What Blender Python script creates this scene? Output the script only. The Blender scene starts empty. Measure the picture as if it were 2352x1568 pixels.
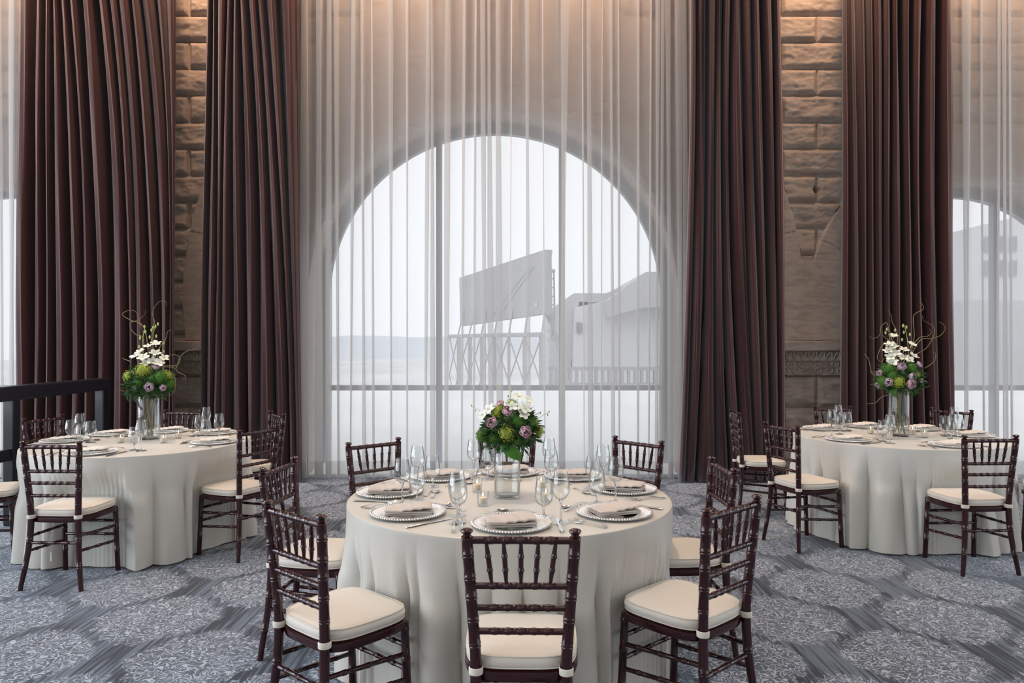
import bpy, math, random
import numpy as np
from mathutils import Vector, Matrix
random.seed(7)
PI = math.pi
SC = bpy.context.scene
COL = SC.collection

# ------------------------------------------------------------------ camera
F, HZ, CH = 1627.3, 788.6, 1.512          # focal length in px of a 2352 frame, horizon row, eye height
cam = bpy.data.cameras.new('camera'); cam_o = bpy.data.objects.new('camera', cam); COL.objects.link(cam_o)
cam_o.location = (0, 0, CH); cam_o.rotation_euler = (PI / 2, 0, 0)
cam.sensor_width = 36; cam.lens = 36 * F / 2352; cam.shift_y = (HZ - 784) / 2352
cam.clip_end = 1000
SC.camera = cam_o
# ------------------------------------------------------------------ world, exposure
w = bpy.data.worlds.new('overcast'); SC.world = w; w.use_nodes = True
wn = w.node_tree.nodes; wl = w.node_tree.links
bg = wn['Background']; tc = wn.new('ShaderNodeTexCoord'); sp = wn.new('ShaderNodeSeparateXYZ'); cr = wn.new('ShaderNodeValToRGB')
wl.new(tc.outputs['Generated'], sp.inputs[0]); wl.new(sp.outputs['Z'], cr.inputs[0]); wl.new(cr.outputs[0], bg.inputs[0])
cr.color_ramp.elements[0].color = (.86, .89, .95, 1); cr.color_ramp.elements[0].position = 0
cr.color_ramp.elements[1].color = (.97, .98, 1.0, 1); cr.color_ramp.elements[1].position = .5
bg.inputs[1].default_value = 1.35
SC.view_settings.view_transform = 'Standard'; SC.view_settings.look = 'None'; SC.view_settings.gamma = 1
SC.view_settings.exposure = 0.08; SC.view_settings.use_curve_mapping = False
cy = SC.cycles
cy.max_bounces = 10; cy.diffuse_bounces = 3; cy.glossy_bounces = 4; cy.transmission_bounces = 8; cy.transparent_max_bounces = 32
cy.sample_clamp_indirect = 3; cy.sample_clamp_direct = 0; cy.use_denoising = True; cy.caustics_reflective = False; cy.caustics_refractive = True

def area(name, loc, size, power, col, rot=(0, 0, 0), size_y=None, portal=False, spread=None):
    l = bpy.data.lights.new(name, 'AREA'); l.size = size; l.energy = power; l.color = col
    if size_y: l.shape = 'RECTANGLE'; l.size_y = size_y
    if spread: l.spread = spread
    if portal: l.cycles.is_portal = True
    o = bpy.data.objects.new(name, l); o.location = loc; o.rotation_euler = rot; COL.objects.link(o); return o
CEIL = 6.6
WARM = (1.0, .80, .62)
# ceiling panels lighting the room from above and behind the photographer
for x in (-5.0, 0.0, 5.0):
    for y, p in ((-2.6, 30), (1.4, 22), (4.6, 10)):
        area('ceiling_lamp', (x, y, CEIL - .09), 1.6, p, (1.0, .97, .93))
# added cool fill lamps outside the unseen side openings, for contrast on folds
for x, r, p in ((-8.6, -PI / 2, 270), (8.4, PI / 2, 40)):
    for y in (-2.8, 1.3, 5.55):
        area('window_daylight', (x, y, 3.05), 3.7, p, (.80, .89, 1.0), rot=(PI / 2, 0, r), size_y=5.4)
# warm downlights grazing the window wall
for x in (-5.2, -3.5, -1.4, .9, 3.45, 5.3):
    area('wall_washer', (x, 7.25, CEIL - .09), .25, 46, (1.0, .62, .38), rot=(math.radians(9), 0, 0))
# pin spots over the three tables
for x, y in ((-.01, 3.52), (-2.86, 5.47), (3.15, 5.81)):
    area('pin_spot', (x, y, CEIL - .09), .3, 5, (1.0, .80, .60), spread=math.radians(38))

# ------------------------------------------------------------------ node materials
def M(name, color, rough=.5, metal=0, var=.0, vscale=20, bump=0, bscale=200, coat=0, sheen=0, sr=.35, sheen_tint=None, trans=0, ior=1.45, emit=None, es=0, sub=0, stretch=None, spec=.5, color2=None, detail=3):
    m = bpy.data.materials.new(name); m.use_nodes = True
    nt = m.node_tree; b = nt.nodes['Principled BSDF']; L = nt.links
    b.inputs['Roughness'].default_value = rough; b.inputs['Metallic'].default_value = metal
    b.inputs['Coat Weight'].default_value = coat; b.inputs['Coat Roughness'].default_value = .08
    b.inputs['Sheen Weight'].default_value = sheen; b.inputs['Sheen Roughness'].default_value = sr
    if sheen_tint: b.inputs['Sheen Tint'].default_value = (*sheen_tint, 1)
    b.inputs['Transmission Weight'].default_value = trans; b.inputs['IOR'].default_value = ior
    b.inputs['Specular IOR Level'].default_value = spec
    if sub: b.inputs['Subsurface Weight'].default_value = sub; b.inputs['Subsurface Scale'].default_value = .01
    if emit: b.inputs['Emission Color'].default_value = (*emit, 1); b.inputs['Emission Strength'].default_value = es
    tc = nt.nodes.new('ShaderNodeTexCoord'); mp = nt.nodes.new('ShaderNodeMapping'); L.new(tc.outputs['Object'], mp.inputs[0])
    if stretch: mp.inputs['Scale'].default_value = stretch
    n = nt.nodes.new('ShaderNodeTexNoise'); n.inputs['Scale'].default_value = vscale; n.inputs['Detail'].default_value = detail
    L.new(mp.outputs[0], n.inputs[0])
    mx = nt.nodes.new('ShaderNodeMix'); mx.data_type = 'RGBA'
    c2 = color2 or tuple(max(0, c * (1 - var)) for c in color); c1 = color if color2 else tuple(min(1, c * (1 + var)) for c in color)
    mx.inputs[6].default_value = (*c1, 1); mx.inputs[7].default_value = (*c2, 1)
    L.new(n.outputs[0], mx.inputs[0]); L.new(mx.outputs[2], b.inputs['Base Color'])
    if bump:
        n2 = nt.nodes.new('ShaderNodeTexNoise'); n2.inputs['Scale'].default_value = bscale; n2.inputs['Detail'].default_value = 4
        L.new(mp.outputs[0], n2.inputs[0]); bp = nt.nodes.new('ShaderNodeBump'); bp.inputs['Strength'].default_value = bump
        bp.inputs['Distance'].default_value = .002
        L.new(n2.outputs[0], bp.inputs['Height']); L.new(bp.outputs[0], b.inputs['Normal'])
    return m

def thin_glass(name, tint=(.98, .99, .99), base=.03, gain=1.0, power=4):
    m = bpy.data.materials.new(name); m.use_nodes = True; nt = m.node_tree; nt.nodes.clear(); L = nt.links
    o = nt.nodes.new('ShaderNodeOutputMaterial'); mix = nt.nodes.new('ShaderNodeMixShader')
    t = nt.nodes.new('ShaderNodeBsdfTransparent'); t.inputs[0].default_value = (*tint, 1)
    g = nt.nodes.new('ShaderNodeBsdfGlossy'); g.inputs['Roughness'].default_value = .015
    geo = nt.nodes.new('ShaderNodeNewGeometry'); dt = nt.nodes.new('ShaderNodeVectorMath'); dt.operation = 'DOT_PRODUCT'
    L.new(geo.outputs['Incoming'], dt.inputs[0]); L.new(geo.outputs['Normal'], dt.inputs[1])
    ab = nt.nodes.new('ShaderNodeMath'); ab.operation = 'ABSOLUTE'; L.new(dt.outputs['Value'], ab.inputs[0])
    om = nt.nodes.new('ShaderNodeMath'); om.operation = 'SUBTRACT'; om.inputs[0].default_value = 1; L.new(ab.outputs[0], om.inputs[1])
    fr = nt.nodes.new('ShaderNodeMath'); fr.operation = 'POWER'; fr.inputs[1].default_value = power; L.new(om.outputs[0], fr.inputs[0])
    n = nt.nodes.new('ShaderNodeTexNoise'); n.inputs['Scale'].default_value = 60
    ma = nt.nodes.new('ShaderNodeMath'); ma.operation = 'MULTIPLY_ADD'; ma.inputs[1].default_value = gain; ma.inputs[2].default_value = base
    ma.use_clamp = True
    bp = nt.nodes.new('ShaderNodeBump'); bp.inputs['Strength'].default_value = .02; bp.inputs['Distance'].default_value = .001
    L.new(n.outputs[0], bp.inputs['Height']); L.new(bp.outputs[0], g.inputs['Normal'])
    L.new(fr.outputs[0], ma.inputs[0]); L.new(ma.outputs[0], mix.inputs[0]); L.new(t.outputs[0], mix.inputs[1]); L.new(g.outputs[0], mix.inputs[2])
    L.new(mix.outputs[0], o.inputs[0]); return m

def sheer_mat():
    m = bpy.data.materials.new('sheer_voile'); m.use_nodes = True; nt = m.node_tree; nt.nodes.clear(); L = nt.links
    N = nt.nodes.new
    o = N('ShaderNodeOutputMaterial'); mix = N('ShaderNodeMixShader'); t = N('ShaderNodeBsdfTransparent')
    d = N('ShaderNodeBsdfDiffuse'); tr = N('ShaderNodeBsdfTranslucent'); m2 = N('ShaderNodeMixShader'); m2.inputs[0].default_value = .5
    c = (.75, .74, .73, 1); d.inputs[0].default_value = c; tr.inputs[0].default_value = c
    # thread coverage seen at a slant: 1-(1-a)^(1/cos)
    geo = N('ShaderNodeNewGeometry'); dot = N('ShaderNodeVectorMath'); dot.operation = 'DOT_PRODUCT'
    L.new(geo.outputs['Incoming'], dot.inputs[0]); L.new(geo.outputs['Normal'], dot.inputs[1])
    ab = N('ShaderNodeMath'); ab.operation = 'ABSOLUTE'; L.new(dot.outputs['Value'], ab.inputs[0])
    mx = N('ShaderNodeMath'); mx.operation = 'MAXIMUM'; mx.inputs[1].default_value = .12; L.new(ab.outputs[0], mx.inputs[0])
    dv = N('ShaderNodeMath'); dv.operation = 'DIVIDE'; dv.inputs[0].default_value = 1; L.new(mx.outputs[0], dv.inputs[1])
    # woven grain
    tc = N('ShaderNodeTexCoord'); mp = N('ShaderNodeMapping'); mp.inputs['Scale'].default_value = (1, 1, .6)
    L.new(tc.outputs['Object'], mp.inputs[0]); nz = N('ShaderNodeTexNoise'); nz.inputs['Scale'].default_value = 260; L.new(mp.outputs[0], nz.inputs[0])
    rp = N('ShaderNodeMapRange'); rp.inputs['To Min'].default_value = .60; rp.inputs['To Max'].default_value = .52; L.new(nz.outputs[0], rp.inputs[0])
    pw = N('ShaderNodeMath'); pw.operation = 'POWER'; L.new(rp.outputs[0], pw.inputs[0]); L.new(dv.outputs[0], pw.inputs[1])
    L.new(pw.outputs[0], mix.inputs[0]); L.new(d.outputs[0], m2.inputs[1]); L.new(tr.outputs[0], m2.inputs[2])
    L.new(m2.outputs[0], mix.inputs[1]); L.new(t.outputs[0], mix.inputs[2]); L.new(mix.outputs[0], o.inputs[0]); return m

def stone_mat(name, c1, c2, vein=True):
    m = M(name, c1, rough=.9, color2=c2, vscale=2.3, bump=.7, bscale=55, detail=8, spec=.2)
    nt = m.node_tree; L = nt.links; b = nt.nodes['Principled BSDF']
    src = b.inputs['Base Color'].links[0].from_socket
    tc = nt.nodes.new('ShaderNodeTexCoord'); mp = nt.nodes.new('ShaderNodeMapping'); mp.inputs['Scale'].default_value = (1.2, 1, 5)
    L.new(tc.outputs['Object'], mp.inputs[0]); n = nt.nodes.new('ShaderNodeTexNoise'); n.inputs['Scale'].default_value = 3; n.inputs['Detail'].default_value = 9
    n.inputs['Roughness'].default_value = .65; n.inputs['Distortion'].default_value = 1.2
    L.new(mp.outputs[0], n.inputs[0]); r = nt.nodes.new('ShaderNodeValToRGB'); L.new(n.outputs[0], r.inputs[0])
    r.color_ramp.elements[0].position = .3; r.color_ramp.elements[0].color = (.5, .42, .38, 1)
    r.color_ramp.elements[1].position = .62; r.color_ramp.elements[1].color = (1.1, 1.08, 1.05, 1)
    mx = nt.nodes.new('ShaderNodeMix'); mx.data_type = 'RGBA'; mx.blend_type = 'MULTIPLY'; mx.inputs[0].default_value = .55
    L.new(src, mx.inputs[6]); L.new(r.outputs[0], mx.inputs[7]); L.new(mx.outputs[2], b.inputs['Base Color']); return m

def carpet_mat():
    m = bpy.data.materials.new('carpet'); m.use_nodes = True; nt = m.node_tree; L = nt.links; N = nt.nodes.new
    b = nt.nodes['Principled BSDF']; b.inputs['Roughness'].default_value = .95; b.inputs['Specular IOR Level'].default_value = .1
    b.inputs['Sheen Weight'].default_value = .25
    tc = N('ShaderNodeTexCoord')
    def noise(scale, det, st=(1, 1, 1), rot=0, dist=0):
        mp = N('ShaderNodeMapping'); mp.inputs['Scale'].default_value = st; mp.inputs['Rotation'].default_value = (0, 0, rot)
        L.new(tc.outputs['Object'], mp.inputs[0]); n = N('ShaderNodeTexNoise'); n.inputs['Scale'].default_value = scale
        n.inputs['Detail'].default_value = det; n.inputs['Distortion'].default_value = dist; L.new(mp.outputs[0], n.inputs[0]); return n.outputs[0]
    def math_(op, a, b_=None, c=None, clamp=False):
        x = N('ShaderNodeMath'); x.operation = op; x.use_clamp = clamp
        for i, v in enumerate((a, b_, c)):
            if v is None: continue
            if isinstance(v, (int, float)): x.inputs[i].default_value = v
            else: L.new(v, x.inputs[i])
        return x.outputs[0]
    def ramp(v, lo, hi):
        r = N('ShaderNodeMapRange'); r.interpolation_type = 'SMOOTHSTEP'; r.inputs[1].default_value = lo; r.inputs[2].default_value = hi; L.new(v, r.inputs[0]); return r.outputs[0]
    streak = noise(1, 4, (55, 2.2, 1)); streak2 = noise(1, 2, (9, .8, 1))
    sp = N('ShaderNodeSeparateXYZ'); L.new(tc.outputs['Object'], sp.inputs[0]); X, Y = sp.outputs[0], sp.outputs[1]
    jx = math_('MULTIPLY_ADD', noise(14, 3), .12, -.06); jy = math_('MULTIPLY_ADD', noise(7, 3, (5, 1, 1)), .24, -.12)
    Xj = math_('ADD', X, jx); Yj = math_('ADD', Y, jy)
    # staggered lattice of rounded medallions
    def lobe(ox, oy):
        ax = math_('PINGPONG', math_('ADD', Xj, ox), .43); ay = math_('PINGPONG', math_('ADD', Yj, oy), .50)
        return math_('ADD', math_('POWER', math_('DIVIDE', ax, .375), 1.5), math_('POWER', math_('DIVIDE', ay, .385), 1.5))
    med = math_('MINIMUM', lobe(20.0, 20.1), lobe(20.43, 20.6))
    mask = math_('SUBTRACT', 1, ramp(med, .76, .92))
    sq = math_('FRACT', math_('MULTIPLY', noise(22, .3, (1, 1, 1), 0, .8), 5))
    line = math_('SUBTRACT', 1, ramp(math_('ABSOLUTE', math_('SUBTRACT', sq, .5)), .10, .22))
    base = N('ShaderNodeMix'); base.data_type = 'RGBA'; base.inputs[6].default_value = (.012, .018, .032, 1); base.inputs[7].default_value = (.12, .155, .215, 1)
    L.new(ramp(math_('ADD', math_('MULTIPLY', streak, .65), math_('MULTIPLY', streak2, .35)), .43, .58), base.inputs[0])
    inner = N('ShaderNodeMix'); inner.data_type = 'RGBA'; inner.inputs[7].default_value = (.13, .160, .21, 1); L.new(base.outputs[2], inner.inputs[6])
    L.new(math_('MULTIPLY', mask, .55), inner.inputs[0])
    top = N('ShaderNodeMix'); top.data_type = 'RGBA'; top.inputs[7].default_value = (.50, .57, .68, 1); L.new(inner.outputs[2], top.inputs[6])
    L.new(math_('MULTIPLY', math_('MULTIPLY', mask, line), .8), top.inputs[0])
    L.new(top.outputs[2], b.inputs['Base Color'])
    bp = N('ShaderNodeBump'); bp.inputs['Strength'].default_value = .5; bp.inputs['Distance'].default_value = .004
    L.new(math_('ADD', math_('MULTIPLY', math_('MULTIPLY', mask, line), .6), math_('MULTIPLY', noise(400, 2), .6)), bp.inputs['Height']); L.new(bp.outputs[0], b.inputs['Normal'])
    return m

MAH = M('mahogany', (.030, .0042, .0065), rough=.18, var=.25, vscale=14, coat=.3, stretch=(1, 1, .2), spec=.5)
IVORY = M('ivory_satin', (.72, .67, .60), rough=.6, var=.03, vscale=9, bump=.25, bscale=500, sheen=.2)
PIPE = M('ivory_piping', (.68, .64, .56), rough=.6, var=.05, bump=.2)
CLOTH = M('champagne_satin_cloth', (.645, .635, .585), rough=.36, var=.035, vscale=3, bump=.15, bscale=700, sheen=.25, spec=.6)
CLOTHC = M('champagne_centre_cloth', (.60, .575, .52), rough=.36, var=.035, vscale=3, bump=.15, bscale=700, sheen=.2, spec=.45)
NAPK = M('taupe_napkin', (.56, .505, .465), rough=.75, var=.05, vscale=30, bump=.3, bscale=600, sheen=.2)
NAPI = M('ivory_napkin', (.70, .68, .64), rough=.75, var=.05, vscale=30, bump=.3, bscale=600, sheen=.2)
VELVET = M('mauve_velvet', (.046, .0155, .0145), rough=.8, var=.25, vscale=3, bump=.35, bscale=350, sheen=.6, sr=.42, sheen_tint=(.90, .92, 1.0), spec=.15)
SHEER = sheer_mat()
GLASS = thin_glass('clear_glass', base=.05, gain=1.1, power=3)
SOLID = M('stem_glass', (1, 1, 1), rough=.0, trans=1, ior=1.45, var=0)
PLATEG = thin_glass('plate_glass', base=.16, gain=.9, power=2.0)
RIMG = M('milky_glass_rim', (.90, .90, .90), rough=.12, var=.03, vscale=40, coat=.6, spec=.8)  # white stands in for window light caught in the clear glass rim
BEAD = M('silver_glass_beads', (.80, .80, .80), rough=.12, metal=.9, var=.1, vscale=90)
WATER = thin_glass('water', tint=(.93, .94, .93), base=.08, gain=.9, power=3)
STEEL = M('polished_steel', (.90, .89, .87), rough=.17, metal=1, var=.04)
WAX = M('cream_wax', (.85, .72, .58), rough=.6, var=.04, sub=.4)
WICK = M('wick', (.05, .04, .03), rough=.9, var=.2)
FLAME = M('flame', (1, .75, .4), emit=(1, .62, .25), es=14)
ROSE = M('lavender_rose', (.70, .42, .53), rough=.6, color2=(.80, .58, .64), vscale=12, bump=.2, sub=.15)
ROSEP = M('pale_lavender_rose', (.64, .45, .60), rough=.6, color2=(.78, .66, .74), vscale=14, bump=.2, sub=.15)
ORCH = M('white_orchid', (.86, .86, .82), rough=.5, color2=(.78, .80, .62), vscale=18, sub=.2)
HYD = M('chartreuse_hydrangea', (.40, .46, .06), rough=.6, color2=(.20, .27, .03), vscale=40)
DIAN = M('green_dianthus', (.10, .26, .03), rough=.7, color2=(.04, .12, .02), vscale=40)
FERN = M('fern_green', (.045, .13, .03), rough=.6, color2=(.02, .07, .025), vscale=15)
LEAFM = M('glossy_leaf', (.06, .22, .02), rough=.35, color2=(.03, .11, .015), vscale=6)
STEM = M('green_stem', (.12, .17, .05), rough=.6, color2=(.20, .16, .08), vscale=20)
BUD = M('green_bud', (.42, .52, .18), rough=.5, var=.2, vscale=30)
WILLOW = M('willow_bark', (.30, .24, .12), rough=.7, color2=(.15, .12, .05), vscale=25)
STONE = stone_mat('sandstone', (.56, .475, .42), (.45, .39, .35))
STONES = stone_mat('dressed_sandstone', (.46, .40, .355), (.38, .335, .30))
NAVY = M('painted_dark_rail', (.010, .011, .018), rough=.35, var=.2, coat=.2)
FRAME = M('window_frame_paint', (.30, .33, .37), rough=.5, var=.1)
PLASTER = M('plaster', (.42, .36, .31), rough=.9, var=.06, vscale=2, bump=.1)
CEILM = M('ceiling_paint', (.48, .42, .36), rough=.9, var=.04, vscale=2)
CARPET = carpet_mat()

# ------------------------------------------------------------------ mesh builder
class MB:
    def __init__(s): s.v = []; s.f = []
    def add(s, v, f):
        n = len(s.v); s.v += [tuple(p) for p in v]; s.f += [tuple(i + n for i in q) for q in f]; return s
    def box(s, x0, x1, y0, y1, z0, z1, b=0):
        if b <= 0:
            v = [(x, y, z) for x in (x0, x1) for y in (y0, y1) for z in (z0, z1)]
            return s.add(v, [(0, 1, 3, 2), (4, 6, 7, 5), (0, 4, 5, 1), (2, 3, 7, 6), (0, 2, 6, 4), (1, 5, 7, 3)])
        v = []; lv = [(z0, b), (z0 + b, 0), (z1 - b, 0), (z1, b)]
        for z, i in lv:
            v += [(x0 + b, y0 + i, z), (x1 - b, y0 + i, z), (x1 - i, y0 + b, z), (x1 - i, y1 - b, z), (x1 - b, y1 - i, z), (x0 + b, y1 - i, z), (x0 + i, y1 - b, z), (x0 + i, y0 + b, z)]
        f = [tuple(range(7, -1, -1)), tuple(range(24, 32))]
        for k in range(3):
            for i in range(8): f.append((k * 8 + i, k * 8 + (i + 1) % 8, k * 8 + 8 + (i + 1) % 8, k * 8 + 8 + i))
        return s.add(v, f)
    def grid(s, rows, closed=False, capa=False, capb=False):
        nr, nc = len(rows), len(rows[0]); v = [p for r in rows for p in r]; f = []
        for i in range(nr - 1):
            for j in range(nc if closed else nc - 1):
                k = (j + 1) % nc; f.append((i * nc + j, i * nc + k, (i + 1) * nc + k, (i + 1) * nc + j))
        if capa: f.append(tuple(range(nc - 1, -1, -1)))
        if capb: f.append(tuple((nr - 1) * nc + j for j in range(nc)))
        return s.add(v, f)
    def lathe(s, prof, n=24, c=(0, 0, 0), capa=False, capb=False):
        return s.grid([[(c[0] + r * math.cos(2 * PI * j / n), c[1] + r * math.sin(2 * PI * j / n), c[2] + z) for j in range(n)] for r, z in prof], True, capa, capb)
    def tube(s, pts, rad, n=8, cap=True):
        pts = [Vector(p) for p in pts]; 
        if not hasattr(rad, '__len__'): rad = [rad] * len(pts)
        t0 = (pts[1] - pts[0]).normalized(); u = t0.orthogonal().normalized(); rows = []
        for i, p in enumerate(pts):
            a = pts[max(0, i - 1)]; b = pts[min(len(pts) - 1, i + 1)]; t = (b - a)
            if t.length < 1e-9: t = t0
            t = t.normalized(); u = (u - t * u.dot(t))
            u = u.normalized() if u.length > 1e-6 else t.orthogonal().normalized()
            w_ = t.cross(u)
            rows.append([tuple(p + (u * math.cos(2 * PI * j / n) + w_ * math.sin(2 * PI * j / n)) * rad[i]) for j in range(n)])
        return s.grid(rows, True, cap, cap)
    def ball(s, c, r, n=8, m=6, sc=(1, 1, 1)):
        return s.grid([[(c[0] + sc[0] * r * math.sin(PI * i / m + 1e-4) * math.cos(2 * PI * j / n), c[1] + sc[1] * r * math.sin(PI * i / m + 1e-4) * math.sin(2 * PI * j / n), c[2] - sc[2] * r * math.cos(PI * i / m)) for j in range(n)] for i in range(m + 1)], True)
    def xf(s, mat, i0=0):
        for i in range(i0, len(s.v)): s.v[i] = tuple(mat @ Vector(s.v[i]))
        return s
    def mesh(s, name, mat, smooth=True, angle=40):
        me = bpy.data.meshes.new(name); me.from_pydata(s.v, [], s.f); me.validate()
        if mat: me.materials.append(mat)
        if smooth:
            me.polygons.foreach_set('use_smooth', [True] * len(me.polygons))
            try: me.set_sharp_from_angle(angle=math.radians(angle))
            except Exception: pass
        me.update(); return me

def obj(name, me, parent=None, loc=None, rz=0, rot=None, kind=None):
    o = bpy.data.objects.new(name, me); COL.objects.link(o)
    if parent is not None: o.parent = parent
    if loc is not None: o.location = loc
    o.rotation_euler = rot if rot else (0, 0, rz)
    if kind: o['kind'] = kind
    return o
def tag(o, label, cat, group=None):
    o['label'] = label; o['category'] = cat
    if group: o['group'] = group
    return o
def thing(name, label, cat, loc=(0, 0, 0), rz=0, group=None):
    return tag(obj(name, None, loc=loc, rz=rz), label, cat, group)
def assemble(kit, name, label, cat, loc, rz=0, group=None, rot=None):
    """kit: list of (part name, mesh[, sub-list]); meshes are shared between repeats"""
    t = thing(name, label, cat, loc, rz, group)
    if rot: t.rotation_euler = rot
    for p in kit:
        c = obj(p[0], p[1], t)
        for q in (p[2] if len(p) > 2 else []): obj(q[0], q[1], c)
    return t
def at(u, v, z):       # world point at height z seen at photo pixel (u, v)
    d = F * (CH - z) / (v - HZ); return ((u - 1176) * d / F, d, z)

# ------------------------------------------------------------------ floor, ceiling, far walls
def struct(name, mb, mat, smooth=False, angle=40):
    return obj(name, mb.mesh(name, mat, smooth, angle), kind='structure')
struct('floor', MB().box(-10, 9.6, -5, 8.2, -.2, 0), CARPET)
struct('ceiling', MB().box(-10, 9.6, -5, 9.4, CEIL, CEIL + .25), CEILM)
def wall_with_holes_x(x, y0, y1, z1, holes, th=.3):      # wall in a plane x=const, holes = (ya, yb, za, zb)
    mb = MB(); xa, xb = (x, x + th)
    cur = y0
    for ya, yb, za, zb in holes:
        mb.box(xa, xb, cur, ya, 0, z1); mb.box(xa, xb, ya, yb, 0, za); mb.box(xa, xb, ya, yb, zb, z1); cur = yb
    mb.box(xa, xb, cur, y1, 0, z1); return mb
HO = [(-4.7, -.9, .3, 5.8), (-.6, 3.2, .3, 5.8), (3.5, 7.6, .3, 5.8)]  # unseen side openings, enlarged to bring in cool side light
struct('wall_left', wall_with_holes_x(-8.3, -5, 9.4, CEIL, HO), PLASTER)
struct('wall_right', wall_with_holes_x(7.8, -5, 9.4, CEIL, HO), PLASTER)
struct('wall_front', MB().box(-10.3, 9.9, -5.3, -5, 0, CEIL), PLASTER)
for x, r in ((-8.35, -PI / 2), (8.15, PI / 2)):
    for ya, yb, za, zb in HO:
        area('daylight_portal', (x, (ya + yb) / 2, (za + zb) / 2), yb - ya, 1, (1, 1, 1), rot=(PI / 2, 0, r), size_y=zb - za, portal=True)

# ------------------------------------------------------------------ window wall (stone)
WY, GY = 8.15, 9.0                          # wall face, glass plane
ARCH = [(-.2156, 2.057, 2.14, 3.557), (5.57, 1.79, 1.60, 2.23), (-6.35, 1.79, 1.60, 2.23)]   # centre x, centre z, opening r, voussoir r
def inside_open(x, z):
    for cx, cz, r, R in ARCH:
        if abs(x - cx) < r and z < cz: return True
        if z >= cz and (x - cx) ** 2 + (z - cz) ** 2 < r * r: return True
    return False
rng = np.random.RandomState(3)
def vnoise(x, y, seed=0):                  # smooth value noise, vectorised
    xi = np.floor(x).astype(int); yi = np.floor(y).astype(int); xf = x - xi; yf = y - yi
    xf = xf * xf * (3 - 2 * xf); yf = yf * yf * (3 - 2 * yf)
    def h(a, b):
        n = (a * 374761393 + b * 668265263 + seed * 982451653) & 0x7fffffff
        n = ((n ^ (n >> 13)) * 1274126177) & 0x7fffffff; return ((n ^ (n >> 16)) & 0xffff) / 65535.0
    return (h(xi, yi) * (1 - xf) + h(xi + 1, yi) * xf) * (1 - yf) + (h(xi, yi + 1) * (1 - xf) + h(xi + 1, yi + 1) * xf) * yf
def fbm(x, y, seed=0, o=4):
    s = 0; a = .5
    for k in range(o): s = s + a * vnoise(x * 2 ** k, y * 2 ** k, seed + k); a *= .5
    return s
def sstep(x, a, b):
    t = np.clip((x - a) / (b - a), 0, 1); return t * t * (3 - 2 * t)
def wall_depth(x, z):
    """protrusion towards the room (metres) of the stone face"""
    H = np.zeros_like(x); smooth = np.zeros(x.shape, bool)
    ring = np.zeros(x.shape, bool); joint = np.zeros_like(x)
    for cx, cz, r, R in ARCH:
        d = np.hypot(x - cx, z - cz); inr = (d < R) & (z > 1.54); ring |= inr
        ang = np.degrees(np.arctan2(z - cz, x - cx)); k = 12.0
        jd = np.abs((ang / k + .5) % 1 - .5) * k * PI / 180 * d
        joint = np.maximum(joint, np.where(inr & (z > 2.55), np.clip(1 - jd / .008, 0, 1), 0))
        joint = np.maximum(joint, np.where((np.abs(d - R) < .012) & (z > 2.45), 1 - np.abs(d - R) / .012, 0))
    smooth = ring | ((z > 1.54) & (z < 2.52) & (x > 2.6) & (x < 4.2))
    # courses
    c = (5.277 - z) / .3056; row = np.floor(c); fz = (c - row) * .3056
    low = z < 1.14
    rl = (1.14 - z) / .36; row = np.where(low, np.floor(rl) + 50, row); fz = np.where(low, (rl - np.floor(rl)) * .36, fz); hgt = np.where(low, .36, .3056)
    off = np.where(row % 2 == 0, 0, .43); bx = (x - 3.507 - off) / .85; col = np.floor(bx); fx = (bx - col) * .85
    ez = np.minimum(fz, hgt - fz); ex = np.minimum(fx, .85 - fx); e = np.minimum(ez, ex)
    seed = (row * 13.7 + col * 5.3)
    n = fbm(x * 5 + seed, z * 8 + seed * .7, 1, 5); n2 = np.abs(fbm(x * 4 + seed * 2, z * 9, 9, 5) - .47) * 2
    rough = sstep(e, .006, .055) * (.016 + .050 * n - .026 * n2) + .006 * fbm(x * 30, z * 30, 4, 3)
    rough = np.where(e < .007, -.012, rough)
    sm = .045 + .004 * fbm(x * 25, z * 25, 5, 3) - .02 * joint
    H = np.where(smooth, sm, rough)
    for hx, hz, hr in ((3.492, 3.277, .04),):
        H = H - .12 * np.clip(1 - np.hypot(x - hx, z - hz) / hr, 0, 1) ** .5
    return H
xs = np.unique(np.round(np.concatenate([np.arange(-10, -3.95, .06), np.arange(-3.95, -3.3, .009), np.arange(-3.3, 2.95, .045), np.arange(2.95, 3.95, .009), np.arange(3.95, 9.65, .06)]), 4))
zs = np.concatenate([np.arange(0, 5.45, .0125), np.arange(5.45, CEIL + .01, .05)])
XX, ZZ = np.meshgrid(xs, zs); HH = wall_depth(XX, ZZ)
vs = np.stack([XX, WY - HH, ZZ], -1).reshape(-1, 3).tolist()
nc = len(xs); fs = []
cen = [[inside_open((xs[j] + xs[j + 1]) / 2, (zs[i] + zs[i + 1]) / 2) for j in range(nc - 1)] for i in range(len(zs) - 1)]
for i in range(len(zs) - 1):
    for j in range(nc - 1):
        if not cen[i][j]: fs.append((i * nc + j, i * nc + j + 1, (i + 1) * nc + j + 1, (i + 1) * nc + j))
wm = MB(); wm.v = [tuple(p) for p in vs]; wm.f = fs
struct('wall_back', wm, STONE, True, 60)
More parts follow.
